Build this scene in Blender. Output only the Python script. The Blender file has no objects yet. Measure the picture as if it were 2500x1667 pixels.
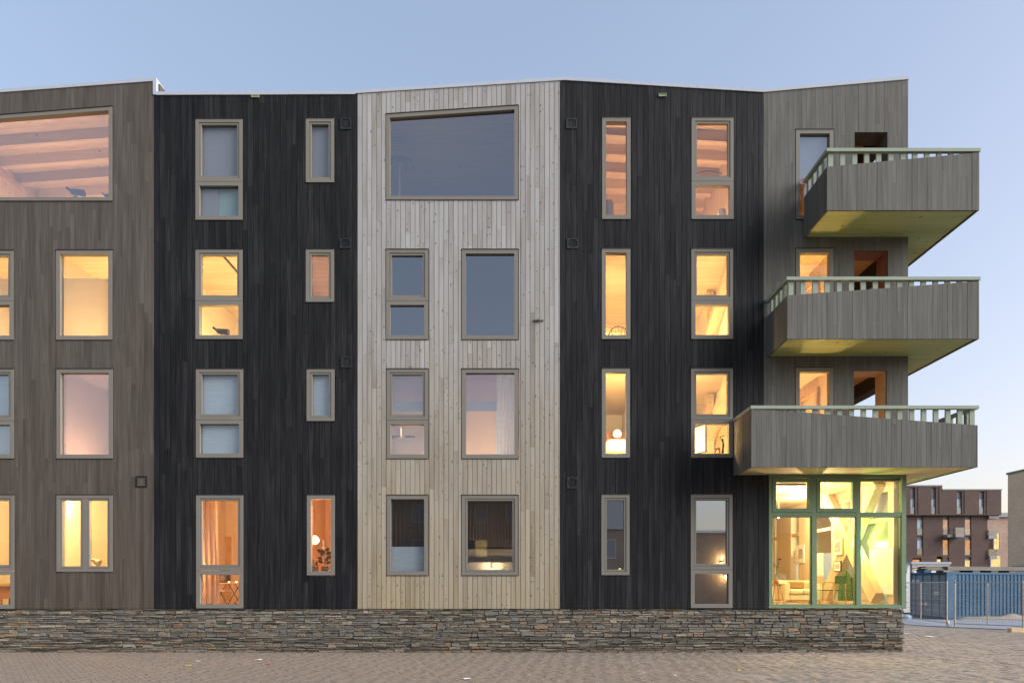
import bpy, math, random
from mathutils import Vector, noise as mnoise
random.seed(7)
R = random.random
U = random.uniform
C = bpy.context.scene.collection
D0, F, CX, CY, EYE, S = 17.19, 1667.0, 1250.0, 1426.0, 1.70, 97.0   # camera distance, focal (in photo pixels), vanishing point, eye height


def X(px): return (px - CX) / S                    # photo column on the facade plane -> metres
def Z(py): return EYE + (CY - py) / S
def P(px, py, y):                                  # photo pixel at depth y behind the facade plane
    d = D0 + y
    return Vector(((px - CX) * d / F, y, EYE + (CY - py) * d / F))
def PX(px, y): return (px - CX) * (D0 + y) / F
def PZ(py, y): return EYE + (CY - py) * (D0 + y) / F


# ------------------------------------------------------------------ materials
def srgb(r, g, b):
    f = lambda c: (c / 255 / 12.92) if c / 255 <= .04045 else ((c / 255 + .055) / 1.055) ** 2.4
    return (f(r), f(g), f(b), 1)


class NT:
    def __init__(s, name):
        s.m = bpy.data.materials.new(name); s.m.use_nodes = True
        s.t = s.m.node_tree; s.t.nodes.clear()
        s.out = s.n('ShaderNodeOutputMaterial')
    def n(s, t, **k):
        o = s.t.nodes.new(t)
        for a, b in k.items(): setattr(o, a, b)
        return o
    def l(s, a, b): s.t.links.new(a, b)
    def setv(s, sock, v):
        if hasattr(v, 'is_linked') or isinstance(v, bpy.types.NodeSocket): s.l(v, sock)
        else: sock.default_value = v
    def math(s, op, a, b=0.0, c=None, clamp=False):
        o = s.n('ShaderNodeMath', operation=op); o.use_clamp = clamp
        s.setv(o.inputs[0], a); s.setv(o.inputs[1], b)
        if c is not None: s.setv(o.inputs[2], c)
        return o.outputs[0]
    def vmath(s, op, a, b):
        o = s.n('ShaderNodeVectorMath', operation=op)
        s.setv(o.inputs[0], a); s.setv(o.inputs[1], b)
        return o.outputs[0]
    def noise(s, vec, scale=5, detail=4, rough=.55):
        o = s.n('ShaderNodeTexNoise'); s.l(vec, o.inputs['Vector'])
        o.inputs['Scale'].default_value = scale; o.inputs['Detail'].default_value = detail; o.inputs['Roughness'].default_value = rough
        return o.outputs['Fac']
    def ramp(s, fac, stops, interp='LINEAR'):
        o = s.n('ShaderNodeValToRGB'); s.l(fac, o.inputs[0]); e = o.color_ramp.elements
        o.color_ramp.interpolation = interp
        while len(e) < len(stops): e.new(.5)
        for x, (p, c) in zip(e, stops): x.position = p; x.color = c if len(c) == 4 else (*c, 1)
        return o.outputs[0]
    def mix(s, f, a, b, mode='MIX'):
        o = s.n('ShaderNodeMix', data_type='RGBA', blend_type=mode)
        s.setv(o.inputs[0], f); s.setv(o.inputs[6], a); s.setv(o.inputs[7], b)
        return o.outputs[2]
    def obj(s): return s.n('ShaderNodeTexCoord').outputs['Object']
    def attr(s, name): return s.n('ShaderNodeAttribute', attribute_name=name).outputs['Fac']
    def bsdf(s, col, rough=.6, bump=None, bstr=.3, bdist=.01, metal=0, spec=.5):
        b = s.n('ShaderNodeBsdfPrincipled')
        s.setv(b.inputs['Base Color'], col); s.setv(b.inputs['Roughness'], rough)
        b.inputs['Metallic'].default_value = metal; b.inputs['Specular IOR Level'].default_value = spec
        if bump is not None:
            u = s.n('ShaderNodeBump'); u.inputs['Strength'].default_value = bstr; u.inputs['Distance'].default_value = bdist
            s.l(bump, u.inputs['Height']); s.l(u.outputs[0], b.inputs['Normal'])
        s.l(b.outputs[0], s.out.inputs[0])
        return b


def L(v, k=1.0): return (v[0] * k, v[1] * k, v[2] * k, 1)


def wood(name, dark, mid, light, scale=(55, 55, 1.1), knots=0.0, rough=.7, bstr=.35, spec=.3, patch=.5, warm=None, seams=None, rv=.4, gv=1.3):
    t = NT(name); o = t.obj(); r = t.attr('rnd')
    off = t.n('ShaderNodeCombineXYZ')
    t.l(t.math('MULTIPLY', r, 37.0), off.inputs[0]); t.l(t.math('MULTIPLY', r, 91.0), off.inputs[1]); t.l(t.math('MULTIPLY', r, 53.0), off.inputs[2])
    v = t.vmath('ADD', t.vmath('MULTIPLY', o, scale), off.outputs[0])
    g = t.noise(v, 1, 7, .62)
    p = t.noise(t.vmath('ADD', t.vmath('MULTIPLY', o, tuple(max(.35, s * .07) for s in scale)), off.outputs[0]), 1, 3, .5)
    fac = t.math('ADD', t.math('MULTIPLY', t.math('SUBTRACT', g, .5), gv), t.math('MULTIPLY', t.math('SUBTRACT', p, .5), patch * 2))
    fac = t.math('ADD', fac, t.math('MULTIPLY', t.math('SUBTRACT', r, .5), rv))
    fac = t.math('ADD', fac, .5, clamp=True)
    col = t.ramp(fac, [(0, dark), (.5, mid), (1, light)])
    if warm:
        w = t.noise(t.vmath('MULTIPLY', o, (.9, .9, .22)), 1, 3)
        sep = t.n('ShaderNodeSeparateXYZ'); t.l(o, sep.inputs[0])
        h = t.math('MULTIPLY_ADD', sep.outputs[2], -.11, 1.02)
        k = t.math('MULTIPLY', t.math('ADD', h, t.math('SUBTRACT', w, .5)), warm[1], clamp=True)
        col = t.mix(k, col, warm[0], 'MULTIPLY')
    if knots:
        vo = t.n('ShaderNodeTexVoronoi'); vo.inputs['Scale'].default_value = 1.0
        kv = [15 if s > 10 else 8 for s in scale]
        if seams: kv = [9, 5, 9]
        t.l(t.vmath('ADD', t.vmath('MULTIPLY', o, tuple(kv)), off.outputs[0]), vo.inputs['Vector'])
        cs = t.n('ShaderNodeSeparateColor'); t.l(vo.outputs['Color'], cs.inputs[0])
        rad = t.math('MULTIPLY', t.math('SUBTRACT', cs.outputs[0], 1 - knots), .27 / max(knots, .01))
        kk = t.math('MULTIPLY', t.math('LESS_THAN', vo.outputs['Distance'], rad), .72)
        col = t.mix(kk, col, L(dark, .4))
    h = g
    if seams:                                      # board seams every `seams[1]` metres along one axis, wobbling a little
        sep2 = t.n('ShaderNodeSeparateXYZ'); t.l(o, sep2.inputs[0])
        fr = t.math('FRACT', t.math('DIVIDE', t.math('ADD', sep2.outputs[seams[0]], 200.0), seams[1]))
        ln = t.math('LESS_THAN', fr, .04)
        idx = t.math('FLOOR', t.math('DIVIDE', t.math('ADD', sep2.outputs[seams[0]], 200.0), seams[1]))
        wn = t.n('ShaderNodeTexWhiteNoise', noise_dimensions='1D'); t.l(idx, wn.inputs['W'])
        col = t.mix(t.math('MULTIPLY', wn.outputs[0], .22), col, L(dark))
        col = t.mix(t.math('MULTIPLY', ln, .6), col, L(dark, .6))
    t.bsdf(col, rough, h, bstr, .006, spec=spec)
    return t.m


def paint(name, col, rough=.5, var=.12, metal=0, spec=.5, scale=3.0, bstr=.05):
    t = NT(name); o = t.obj()
    n = t.noise(o, scale, 5, .6); n2 = t.noise(o, scale * 14, 3, .6)
    f = t.math('ADD', t.math('MULTIPLY', n, .7), t.math('MULTIPLY', n2, .3))
    c = t.ramp(f, [(.25, L(col, 1 - var)), (.75, L(col, 1 + var))])
    t.bsdf(c, t.math('MULTIPLY_ADD', n, .25, rough - .12), n2, bstr, .004, metal, spec)
    return t.m


def glass(name, refl=.2, tint=(.93, .95, .94, 1), rough=0.0, wave=.006):
    t = NT(name); o = t.obj()
    tr = t.n('ShaderNodeBsdfTransparent'); tr.inputs[0].default_value = tint
    gl = t.n('ShaderNodeBsdfGlossy'); gl.inputs['Roughness'].default_value = rough; gl.inputs[0].default_value = (.97, .98, 1, 1)
    n = t.noise(o, 1.3, 2); u = t.n('ShaderNodeBump'); u.inputs['Strength'].default_value = wave; u.inputs['Distance'].default_value = .08
    t.l(n, u.inputs['Height']); t.l(u.outputs[0], gl.inputs['Normal'])
    lw = t.n('ShaderNodeLayerWeight'); lw.inputs[0].default_value = .25
    f = t.math('MULTIPLY_ADD', lw.outputs['Fresnel'], .6, refl, clamp=True)
    m = t.n('ShaderNodeMixShader'); t.l(f, m.inputs[0]); t.l(tr.outputs[0], m.inputs[1]); t.l(gl.outputs[0], m.inputs[2])
    t.l(m.outputs[0], t.out.inputs[0]); return t.m


def fabric(name, col, trans=.4, scale=(180, 180, 40), pleat=0, thread=.12):
    t = NT(name); o = t.obj()
    n = t.noise(t.vmath('MULTIPLY', o, scale), 1, 3)
    c = t.ramp(n, [(.3, L(col, 1 - thread)), (.7, L(col, 1 + thread))])
    a = t.n('ShaderNodeBsdfDiffuse'); b = t.n('ShaderNodeBsdfTranslucent'); t.l(c, a.inputs[0]); t.l(c, b.inputs[0])
    m = t.n('ShaderNodeMixShader'); m.inputs[0].default_value = trans
    t.l(a.outputs[0], m.inputs[1]); t.l(b.outputs[0], m.inputs[2]); t.l(m.outputs[0], t.out.inputs[0]); return t.m


def emit(name, col, s):
    t = NT(name); e = t.n('ShaderNodeEmission'); e.inputs[0].default_value = (*col, 1); e.inputs[1].default_value = s * .22
    o = t.obj(); n = t.noise(o, 2.2, 3)
    t.l(t.ramp(n, [(.2, L(col, .55)), (.8, L(col, 1.1))]), e.inputs[0])
    t.l(e.outputs[0], t.out.inputs[0]); return t.m


def stone_mat():
    t = NT('ledge_stone'); o = t.obj(); r = t.attr('rnd')
    off = t.n('ShaderNodeCombineXYZ'); t.l(t.math('MULTIPLY', r, 77.0), off.inputs[0]); t.l(t.math('MULTIPLY', r, 31.0), off.inputs[2])
    v = t.vmath('ADD', o, off.outputs[0])
    base = t.ramp(r, [(0, srgb(92, 96, 98)), (.18, srgb(122, 124, 122)), (.34, srgb(108, 110, 112)), (.5, srgb(150, 146, 136)), (.62, srgb(128, 118, 104)),
                      (.74, srgb(168, 158, 142)), (.84, srgb(160, 132, 104)), (.92, srgb(140, 104, 78)), (1, srgb(112, 92, 78))], 'CONSTANT')
    n = t.noise(t.vmath('MULTIPLY', v, (6, 6, 26)), 1, 6, .65); n2 = t.noise(v, 2.2, 3); n3 = t.noise(v, 60, 4, .7)
    c = t.mix(t.ramp(n, [(.32, (0, 0, 0)), (.7, (.75, .75, .75))]), base, L(srgb(88, 86, 84)))
    c = t.mix(t.ramp(n2, [(.54, (0, 0, 0)), (.74, (.4, .4, .4))]), c, L(srgb(160, 132, 104)))
    c = t.mix(t.ramp(n3, [(.4, (0, 0, 0)), (.75, (.35, .35, .35))]), c, L(srgb(185, 180, 170)))
    sep = t.n('ShaderNodeSeparateXYZ'); t.l(o, sep.inputs[0])          # splash dirt from the paving
    k = t.math('MULTIPLY', t.math('SUBTRACT', .22, sep.outputs[2]), 2.6, clamp=True)
    c = t.mix(t.math('MULTIPLY', k, t.math('ADD', n2, .25), clamp=True), c, srgb(138, 126, 110))
    c = t.mix(1.0, c, (.80, .735, .63, 1), 'MULTIPLY')
    t.bsdf(c, .85, t.math('ADD', n, t.math('MULTIPLY', n3, .5)), .8, .02, spec=.2); return t.m


def paver_mat():
    t = NT('paver'); o = t.obj(); r = t.attr('rnd')
    base = t.ramp(r, [(0, srgb(116, 104, 96)), (.1, srgb(140, 128, 118)), (.4, srgb(156, 143, 131)), (.7, srgb(164, 150, 138)), (.93, srgb(148, 138, 130)), (1, srgb(104, 102, 104))])
    n = t.noise(o, 28, 5, .7); c = t.mix(t.ramp(n, [(.3, (0, 0, 0)), (.8, (.45, .45, .45))]), base, srgb(128, 116, 104))
    sep = t.n('ShaderNodeSeparateXYZ'); t.l(o, sep.inputs[0])
    big = t.noise(t.vmath('MULTIPLY', o, (.28, .8, 1)), 1, 5, .6)
    side = t.math('MULTIPLY_ADD', sep.outputs[0], -.12, .95)          # blown sand lies towards the left
    m = t.math('ADD', side, t.math('MULTIPLY', t.math('SUBTRACT', big, .5), 2.6))
    m = t.math('ADD', m, t.math('MULTIPLY', t.math('SUBTRACT', n, .5), .5))
    m = t.ramp(m, [(.2, (0, 0, 0)), (.55, (.95, .95, .95))])
    c = t.mix(m, c, t.ramp(t.noise(o, 6, 6, .7), [(.3, srgb(128, 114, 102)), (.7, srgb(146, 132, 118))]))
    c = t.mix(1.0, c, (.80, .785, .745, 1), 'MULTIPLY')
    t.bsdf(c, .85, n, .4, .004, spec=.2); return t.m


def ground_mat(name, a, b, sc=.6):
    t = NT(name); o = t.obj(); n = t.noise(o, sc, 8, .7); n2 = t.noise(o, 30, 4, .7)
    f = t.math('ADD', t.math('MULTIPLY', n, .65), t.math('MULTIPLY', n2, .35))
    t.bsdf(t.ramp(f, [(.3, a), (.7, b)]), .9, n2, .5, .01, spec=.25); return t.m


def brick_mat(name, a, b, mortar, sc=1.0, axis='xz'):
    t = NT(name); o = t.obj(); sep = t.n('ShaderNodeSeparateXYZ'); t.l(o, sep.inputs[0])
    cb = t.n('ShaderNodeCombineXYZ'); t.l(sep.outputs[0 if axis == 'xz' else 1], cb.inputs[0]); t.l(sep.outputs[2], cb.inputs[1])
    br = t.n('ShaderNodeTexBrick'); t.l(cb.outputs[0], br.inputs['Vector'])
    br.inputs['Color1'].default_value = a; br.inputs['Color2'].default_value = b; br.inputs['Mortar'].default_value = mortar
    br.inputs['Scale'].default_value = 1; br.inputs['Brick Width'].default_value = .22 * sc; br.inputs['Row Height'].default_value = .075 * sc; br.inputs['Mortar Size'].default_value = .008 * sc
    n = t.noise(o, .5, 5, .6)
    c = t.mix(t.ramp(n, [(.3, (0, 0, 0)), (.7, (.5, .5, .5))]), br.outputs[0], L(a, .7))
    t.bsdf(c, .85, br.outputs['Fac'], -.3, .01, spec=.3); return t.m


M = {}
M['black'] = wood('charred_boards', (.0028, .0028, .003), (.0122, .0122, .0126), (.036, .0355, .035), rough=.65, spec=.14, bstr=.8, patch=.4, rv=.22, gv=1.9)
M['brown'] = wood('brown_grey_boards', (.045, .037, .030), (.080, .068, .056), (.124, .108, .091), rough=.78, patch=.6, warm=((.88, .76, .64, 1), .6), rv=.15, gv=1.7, spec=.2)
M['grey'] = wood('grey_boards', (.060, .056, .046), (.100, .095, .081), (.148, .141, .122), rough=.78, patch=.5, rv=.12, gv=1.7, spec=.2)
M['pale'] = wood('pale_boards', (.195, .170, .140), (.288, .272, .252), (.36, .347, .332), scale=(40, 40, 1.3), knots=.5, rough=.75, patch=.7, warm=((1, .85, .56, 1), 1.0), rv=.24, gv=.9, spec=.2)
M['core'] = paint('wall_core', (.03, .028, .026), .9)
M['frame'] = paint('frame_paint', (.170, .154, .128), .7, .05, spec=.15)
M['sage'] = paint('shop_frame_paint', (.14, .20, .115), .65, .06, spec=.2)
M['gasket'] = paint('gasket', (.005, .005, .005), .6)
M['rail'] = paint('railing_paint', (.25, .28, .215), .75, .1, spec=.12)
M['coping'] = paint('zinc_coping', (.36, .385, .42), .7, .05, .0, spec=.2)
M['soffit_pine'] = wood('pine_soffit_boards', (.30, .22, .11), (.50, .39, .23), (.60, .49, .32), scale=(1.2, 40, 40), knots=.30, rough=.6, seams=(1, .2))  # same boards without the painted green cast, for the lowest balcony
M['soffit'] = wood('soffit_boards', (.24, .27, .10), (.42, .47, .20), (.54, .57, .29), scale=(1.2, 40, 40), knots=.30, rough=.6, seams=(1, .2))  # green light cast painted into the board colour of the upper balconies
M['timber'] = wood('interior_timber', (.50, .37, .22), (.66, .53, .35), (.76, .64, .46), scale=(1.0, 30, 30), knots=.05, rough=.55, bstr=.1, seams=(1, .26))
M['timber_v'] = wood('interior_timber_upright', (.45, .33, .19), (.64, .50, .32), (.76, .62, .43), scale=(30, 30, 1), knots=.2, rough=.55, bstr=.1)
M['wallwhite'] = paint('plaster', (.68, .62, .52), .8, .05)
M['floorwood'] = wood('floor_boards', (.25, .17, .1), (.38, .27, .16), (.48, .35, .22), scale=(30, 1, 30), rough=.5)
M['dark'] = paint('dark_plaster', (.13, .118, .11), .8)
M['glass'] = glass('window_glass', .07)
M['glass_mid'] = glass('window_glass_evening', .13)
M['glass_mirror'] = glass('window_glass_street', .27, (.8, .82, .82, 1), wave=.004)
M['glass_sky'] = glass('window_glass_mirroring', .46, (.8, .82, .82, 1), wave=.003)
M['glass_dark'] = glass('window_glass_coated', .26, (.8, .82, .82, 1), wave=.012)
M['glass_clear'] = glass('shop_glass', .035)
M['blind_grey'] = fabric('blind_grey', (.43, .44, .48), .2)
M['blind_blue'] = fabric('blind_white', (.66, .74, .80), .25, (3, 3, 160))
M['blind_warm'] = fabric('blind_cream', (.70, .64, .52), .6, (3, 3, 160), thread=.05)
M['frosted'] = fabric('frosted_panel', (.52, .66, .66), .3)
M['curtain_w'] = fabric('curtain_white', (.66, .56, .47), .45)
M['curtain_d'] = fabric('curtain_dark', (.15, .115, .09), .3)
M['black_metal'] = paint('black_metal', (.02, .02, .022), .4)
M['steel'] = paint('galvanised_steel', (.36, .33, .28), .4, .15, .5)
M['white'] = paint('white_paint', (.70, .68, .64), .75, .06, spec=.1)
M['stone'] = stone_mat()
M['paver'] = paver_mat()
M['ground'] = ground_mat('bare_ground', srgb(120, 110, 100), srgb(146, 134, 122))
M['sandbed'] = ground_mat('joint_sand', srgb(104, 95, 86), srgb(126, 115, 104), 3)
M['concrete'] = ground_mat('concrete_slabs', srgb(118, 121, 128), srgb(140, 142, 148), 1.2)
M['red'] = paint('red_paint', (.45, .06, .04), .5)
M['weathered_dark'] = paint('rusty_bracket', (.10, .075, .05), .8)
M['leaf'] = paint('leaf', (.035, .05, .018), .5, .3)
M['terra'] = paint('grey_pot', (.12, .12, .12), .7)
M['sofa'] = paint('sofa_fabric', (.62, .50, .34), .9, .08, scale=12)
M['leather'] = paint('brown_leather', (.32, .15, .06), .5, .2)
M['green'] = fabric('green_fabric', (.13, .19, .07), .2, (8, 8, 90), thread=.5)  # green reflections painted in as the fabric colour
M['art'] = paint('art_print', (.34, .31, .27), .8, .7, scale=9)
M['oak'] = wood('oak_furniture', (.36, .22, .1), (.52, .36, .18), (.62, .45, .25), scale=(6, 6, 6), rough=.5, bstr=.1)
M['red_stain'] = wood('red_stained_timber', (.12, .055, .03), (.20, .095, .055), (.27, .14, .08), scale=(30, 30, 1), rough=.6)
M['lampglow'] = emit('lamp_glow', (1, .72, .38), 3.0)
M['walllamp'] = emit('wall_lamp_glow', (1, .7, .34), 9.0)
M['starglow'] = emit('spot_glow', (1, .85, .55), 40.0)


# ------------------------------------------------------------------ mesh builder
class MB:
    def __init__(s): s.v, s.f, s.m, s.r = [], [], [], []
    def face(s, pts, m=0, r=0.5):
        k = len(s.v); s.v += [tuple(p) for p in pts]; s.f.append(tuple(range(k, k + len(pts)))); s.m.append(m); s.r.append(r)
    def hexa(s, p, m=0, r=0.5):                    # p: bottom ring of 4, top ring of 4 (both counter-clockwise from above)
        k = len(s.v); s.v += [tuple(q) for q in p]
        for f in ((3, 2, 1, 0), (4, 5, 6, 7), (0, 1, 5, 4), (1, 2, 6, 5), (2, 3, 7, 6), (3, 0, 4, 7)):
            s.f.append(tuple(k + i for i in f)); s.m.append(m); s.r.append(r)
    def box(s, x0, x1, y0, y1, z0, z1, m=0, r=0.5):
        s.hexa([(x0, y0, z0), (x1, y0, z0), (x1, y1, z0), (x0, y1, z0), (x0, y0, z1), (x1, y0, z1), (x1, y1, z1), (x0, y1, z1)], m, r)
    def wedge(s, xa, xb, y0, y1, la, lb, ha, hb, m=0, r=0.5):
        s.hexa([(xa, y0, la), (xb, y0, lb), (xb, y1, lb), (xa, y1, la), (xa, y0, ha), (xb, y0, hb), (xb, y1, hb), (xa, y1, ha)], m, r)
    def bar(s, p, q, w, h, up=(0, 0, 1), m=0, r=0.5):
        p, q = Vector(p), Vector(q); d = (q - p).normalized(); u = Vector(up)
        a = d.cross(u)
        if a.length < 1e-3: a = d.cross(Vector((1, 0, 0)))
        a.normalize(); b = a.cross(d).normalized(); a = a * w / 2; b = b * h / 2
        s.hexa([p - a - b, p + a - b, q + a - b, q - a - b, p - a + b, p + a + b, q + a + b, q - a + b], m, r)
    def tube(s, pts, rad, n=8, m=0, r=0.5, caps=True):
        pts = [Vector(p) for p in pts]; k = len(s.v)
        rad = rad if isinstance(rad, (list, tuple)) else [rad] * len(pts)
        for i, p in enumerate(pts):
            d = (pts[min(i + 1, len(pts) - 1)] - pts[max(i - 1, 0)]).normalized()
            a = d.cross(Vector((0, 0, 1)))
            if a.length < 1e-3: a = Vector((1, 0, 0))
            a.normalize(); b = a.cross(d)
            for j in range(n):
                t = 2 * math.pi * j / n; s.v.append(tuple(p + (a * math.cos(t) + b * math.sin(t)) * rad[i]))
        for i in range(len(pts) - 1):
            for j in range(n):
                s.f.append((k + i * n + j, k + i * n + (j + 1) % n, k + (i + 1) * n + (j + 1) % n, k + (i + 1) * n + j)); s.m.append(m); s.r.append(r)
        if caps:
            s.f.append(tuple(k + j for j in range(n))[::-1]); s.m.append(m); s.r.append(r)
            e = k + (len(pts) - 1) * n; s.f.append(tuple(e + j for j in range(n))); s.m.append(m); s.r.append(r)
    def lathe(s, c, prof, n=16, m=0, r=0.5):       # prof: (radius, z)
        s.tube([(c[0], c[1], c[2] + z) for _, z in prof], [max(a, .001) for a, _ in prof], n, m, r)
    def ring(s, x0, x1, y0, y1, z0, z1, w, m=0, ztop=None, wb=None):   # picture-frame ring in the xz plane; ztop(x) for a sloped head
        zt = ztop or (lambda x: z1); wb = wb or w
        s.box(x0, x1, y0, y1, z0, z0 + wb, m)
        s.wedge(x0, x0 + w, y0, y1, z0 + wb, z0 + wb, zt(x0) - w, zt(x0 + w) - w, m)
        s.wedge(x1 - w, x1, y0, y1, z0 + wb, z0 + wb, zt(x1 - w) - w, zt(x1) - w, m)
        s.wedge(x0, x1, y0, y1, zt(x0) - w, zt(x1) - w, zt(x0), zt(x1), m)
    def build(s, name, mats, parent=None, smooth=False, origin=None):
        mats = mats if isinstance(mats, (list, tuple)) else [mats]
        me = bpy.data.meshes.new(name); o = bpy.data.objects.new(name, me); C.objects.link(o)
        off = Vector((0, 0, 0))
        if parent is None and origin is not False and s.v:
            xs, ys, zs = zip(*s.v); off = Vector(origin) if origin else Vector(((min(xs) + max(xs)) / 2, (min(ys) + max(ys)) / 2, min(zs)))
        me.from_pydata([(v[0] - off.x, v[1] - off.y, v[2] - off.z) for v in s.v], [], s.f)
        for a in mats: me.materials.append(a)
        me.polygons.foreach_set('material_index', s.m)
        at = me.attributes.new('rnd', 'FLOAT', 'FACE'); at.data.foreach_set('value', s.r)
        if smooth: me.polygons.foreach_set('use_smooth', [True] * len(s.f))
        me.update()
        if parent is not None:
            o.parent = parent; o.location = -wloc(parent)
        else: o.location = off
        return o


def wloc(o):
    v = Vector((0, 0, 0))
    while o is not None: v = v + o.location; o = o.parent
    return v


def tag(o, label=None, cat=None, group=None, kind=None):
    if label: o['label'] = label
    if cat: o['category'] = cat
    if group: o['group'] = group
    if kind: o['kind'] = kind
    return o


def thing(name, loc, label, cat, group=None):
    o = bpy.data.objects.new(name, None); C.objects.link(o); o.location = loc; o.empty_display_size = .2
    return tag(o, label, cat, group)


def split(x0, x1, cuts):
    e = sorted({x0, x1, *[c for c in cuts if x0 + 1e-4 < c < x1 - 1e-4]})
    return list(zip(e[:-1], e[1:]))


def spans(xa, xb, zb, zt, ops):
    """solid vertical intervals of the strip xa..xb: list of (low at a, low at b, high at a, high at b)"""
    xm = (xa + xb) / 2; hit = sorted([o for o in ops if o[0] < xm < o[1]], key=lambda o: o[2])
    lo = (zb(xa), zb(xb)); out = []
    for o in hit:
        if o[2] > min(lo) + .004: out.append((lo[0], lo[1], o[2], o[2]))
        lo = (o[3](xa), o[3](xb))
    if zt(xa) > lo[0] + .004: out.append((lo[0], lo[1], zt(xa), zt(xb)))
    return out


def clad(mb, x0, x1, zb, zt, ops, w, T, gap=.006, y0=-.022, y1=0.0, mi=0, lens=(1.6, 4.2), first=0.0):
    """vertical boards of width w with staggered butt joints, cut around the openings. T maps (u, depth, z) to the world"""
    k = 0; x = x0 - first
    while x < x1 - .002:
        a, b = max(x, x0) + gap / 2, min(x + w, x1) - gap / 2; x += w
        if b - a < .004: continue
        js = []; z = zb(a) + U(.2, lens[1])
        while z < zt(a) + 1: js.append(z); z += U(*lens)
        dy = U(-.0025, .0025); rs = [R() for _ in range(len(js) + 1)]
        for p, q in split(a, b, [e for o in ops for e in (o[0], o[1])]):
            for la, lb, ha, hb in spans(p, q, zb, zt, ops):
                cs = [(la, lb)] + [(c - .0015, c - .0015) for c in js if max(la, lb) + .03 < c < min(ha, hb) - .03]
                cs.append((ha, hb))
                for i in range(len(cs) - 1):
                    l = cs[i]; h = cs[i + 1]
                    if i: l = (l[0] + .003, l[1] + .003)
                    zi = sum(1 for c in js if c < (l[0] + h[0]) / 2)
                    mb.hexa([T(p, y0 + dy, l[0]), T(q, y0 + dy, l[1]), T(q, y1, l[1]), T(p, y1, l[0]),
                             T(p, y0 + dy, h[0]), T(q, y0 + dy, h[1]), T(q, y1, h[1]), T(p, y1, h[0])], mi, rs[zi])


def solid(mb, x0, x1, zb, zt, ops, y0, y1, T, mi=1, extra=()):
    for p, q in split(x0, x1, [e for o in ops for e in (o[0], o[1])] + list(extra)):
        for la, lb, ha, hb in spans(p, q, zb, zt, ops):
            mb.hexa([T(p, y0, la), T(q, y0, lb), T(q, y1, lb), T(p, y1, la), T(p, y0, ha), T(q, y0, hb), T(q, y1, hb), T(p, y1, ha)], mi)


IDT = lambda u, d, z: (u, d, z)
def lin(xa, za, xb, zb_): return lambda x: za + (zb_ - za) * (x - xa) / (xb - xa)

# ================================================================== THE BUILDING
ZB = Z(1485)                                        # top of the stone base
XL, XR = X(-220), X(2216.5)
DEPTH = 10.0
bld = thing('apartment_building', ((XL + XR) / 2, 5, 0), 'four storey boarded apartment building in black, pale and grey with corner balconies', 'apartment building')
BW = 13.45 / S                                      # board width


def window(px0, px1, py0, py1, label=None, transom=None, mull=None, top=None, sash=True, g='glass', blinds=(), fm='frame', fw=.085):
    x0, x1, z0, z1 = X(px0), X(px1), Z(py1), Z(py0)
    zt = top or (lambda x: z1)
    mb, sm, panes = MB(), MB(), []
    cells = [(z0, z1, zt, sash)] if transom is None else [(z0, Z(transom) - .004, None, False), (Z(transom) + .004, z1, None, sash)]
    for a, b, tf, sh in cells:
        w = fw if sh else fw + .015
        mb.ring(x0, x1, -.03, .12, a, b, w, 0, tf)
        cols = [(x0 + w, x1 - w)]
        if mull:
            ma, mc = X(mull[0]), X(mull[1]); mb.box(ma, mc, -.022, .12, a + w, b - w)
            cols = [(x0 + w, ma), (mc, x1 - w)]
        for ca, cb in cols:
            hi = (lambda x, t=tf, w=w: t(x) - w) if tf else (lambda x, b=b, w=w: b - w)
            if sh:
                mb.ring(ca, cb, -.004, .06, a + w, b - w, .010, 1)
                sm.ring(ca + .008, cb - .008, -.014, .075, a + w + .008, b - w - .008, .046)
                ca, cb = ca + .05, cb - .05; lo, h2 = a + w + .05, (lambda x, h=hi: h(x) - .05)
            else: lo, h2 = a + w - .004, (lambda x, h=hi: h(x) + .004)
            panes.append([(ca, .045, lo), (cb, .045, lo), (cb, .045, h2(cb)), (ca, .045, h2(ca))])
    mb.wedge(x0 - .008, x1 + .008, -.045, -.002, zt(x0) + .001, zt(x1) + .001, zt(x0) + .014, zt(x1) + .014, 1)       # drip flashing
    mb.box(x0 - .004, x1 + .004, -.04, .0, z0 - .012, z0 - .001, 1)
    d1 = .5 if px0 > 1870 else .31
    for q in ((x0 - .01, x0 + .03), (x1 - .03, x1 + .01)):
        mb.wedge(q[0], q[1], .121, d1, z0, z0, zt(q[0]), zt(q[1]), 2)
    mb.wedge(x0 + .03, x1 - .03, .121, d1, zt(x0 + .03) - .03, zt(x1 - .03) - .03, zt(x0 + .03) + .01, zt(x1 - .03) + .01, 2)
    mb.box(x0 + .03, x1 - .03, .121, d1, z0 - .01, z0 + .03, 2)
    w = mb.build('window', [M[fm], M['gasket'], M['timber_v']], bld)
    if label: w['label'] = label
    if sm.v: sm.build('sash', M[fm], w)
    for p in panes:
        q = MB(); q.face(p); q.build('pane', M[g], w)
    for bpx0, bpx1, bpy0, bpy1, mat, yy in blinds:   # roller blinds and panels fixed inside the frame
        q = MB(); a, b = PX(bpx0, yy), PX(bpx1, yy); lo, hi = PZ(bpy1, yy), PZ(bpy0, yy)
        a, b = max(a, x0 + .06), min(b, x1 - .06); lo = max(lo, z0 + .06)
        q.box(a, b, yy, yy + .006, lo, hi)
        q.tube([(a, yy, lo + .01), (b, yy, lo + .01)], .011, 6)
        if hi > z1 - .3: q.tube([(a, yy + .02, hi), (b, yy + .02, hi)], .022, 8)
        q.build('blind', M[mat], w)
    return (x0 - .017, x1 + .017, z0 - .017, lambda x: zt(x) + .016)


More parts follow.
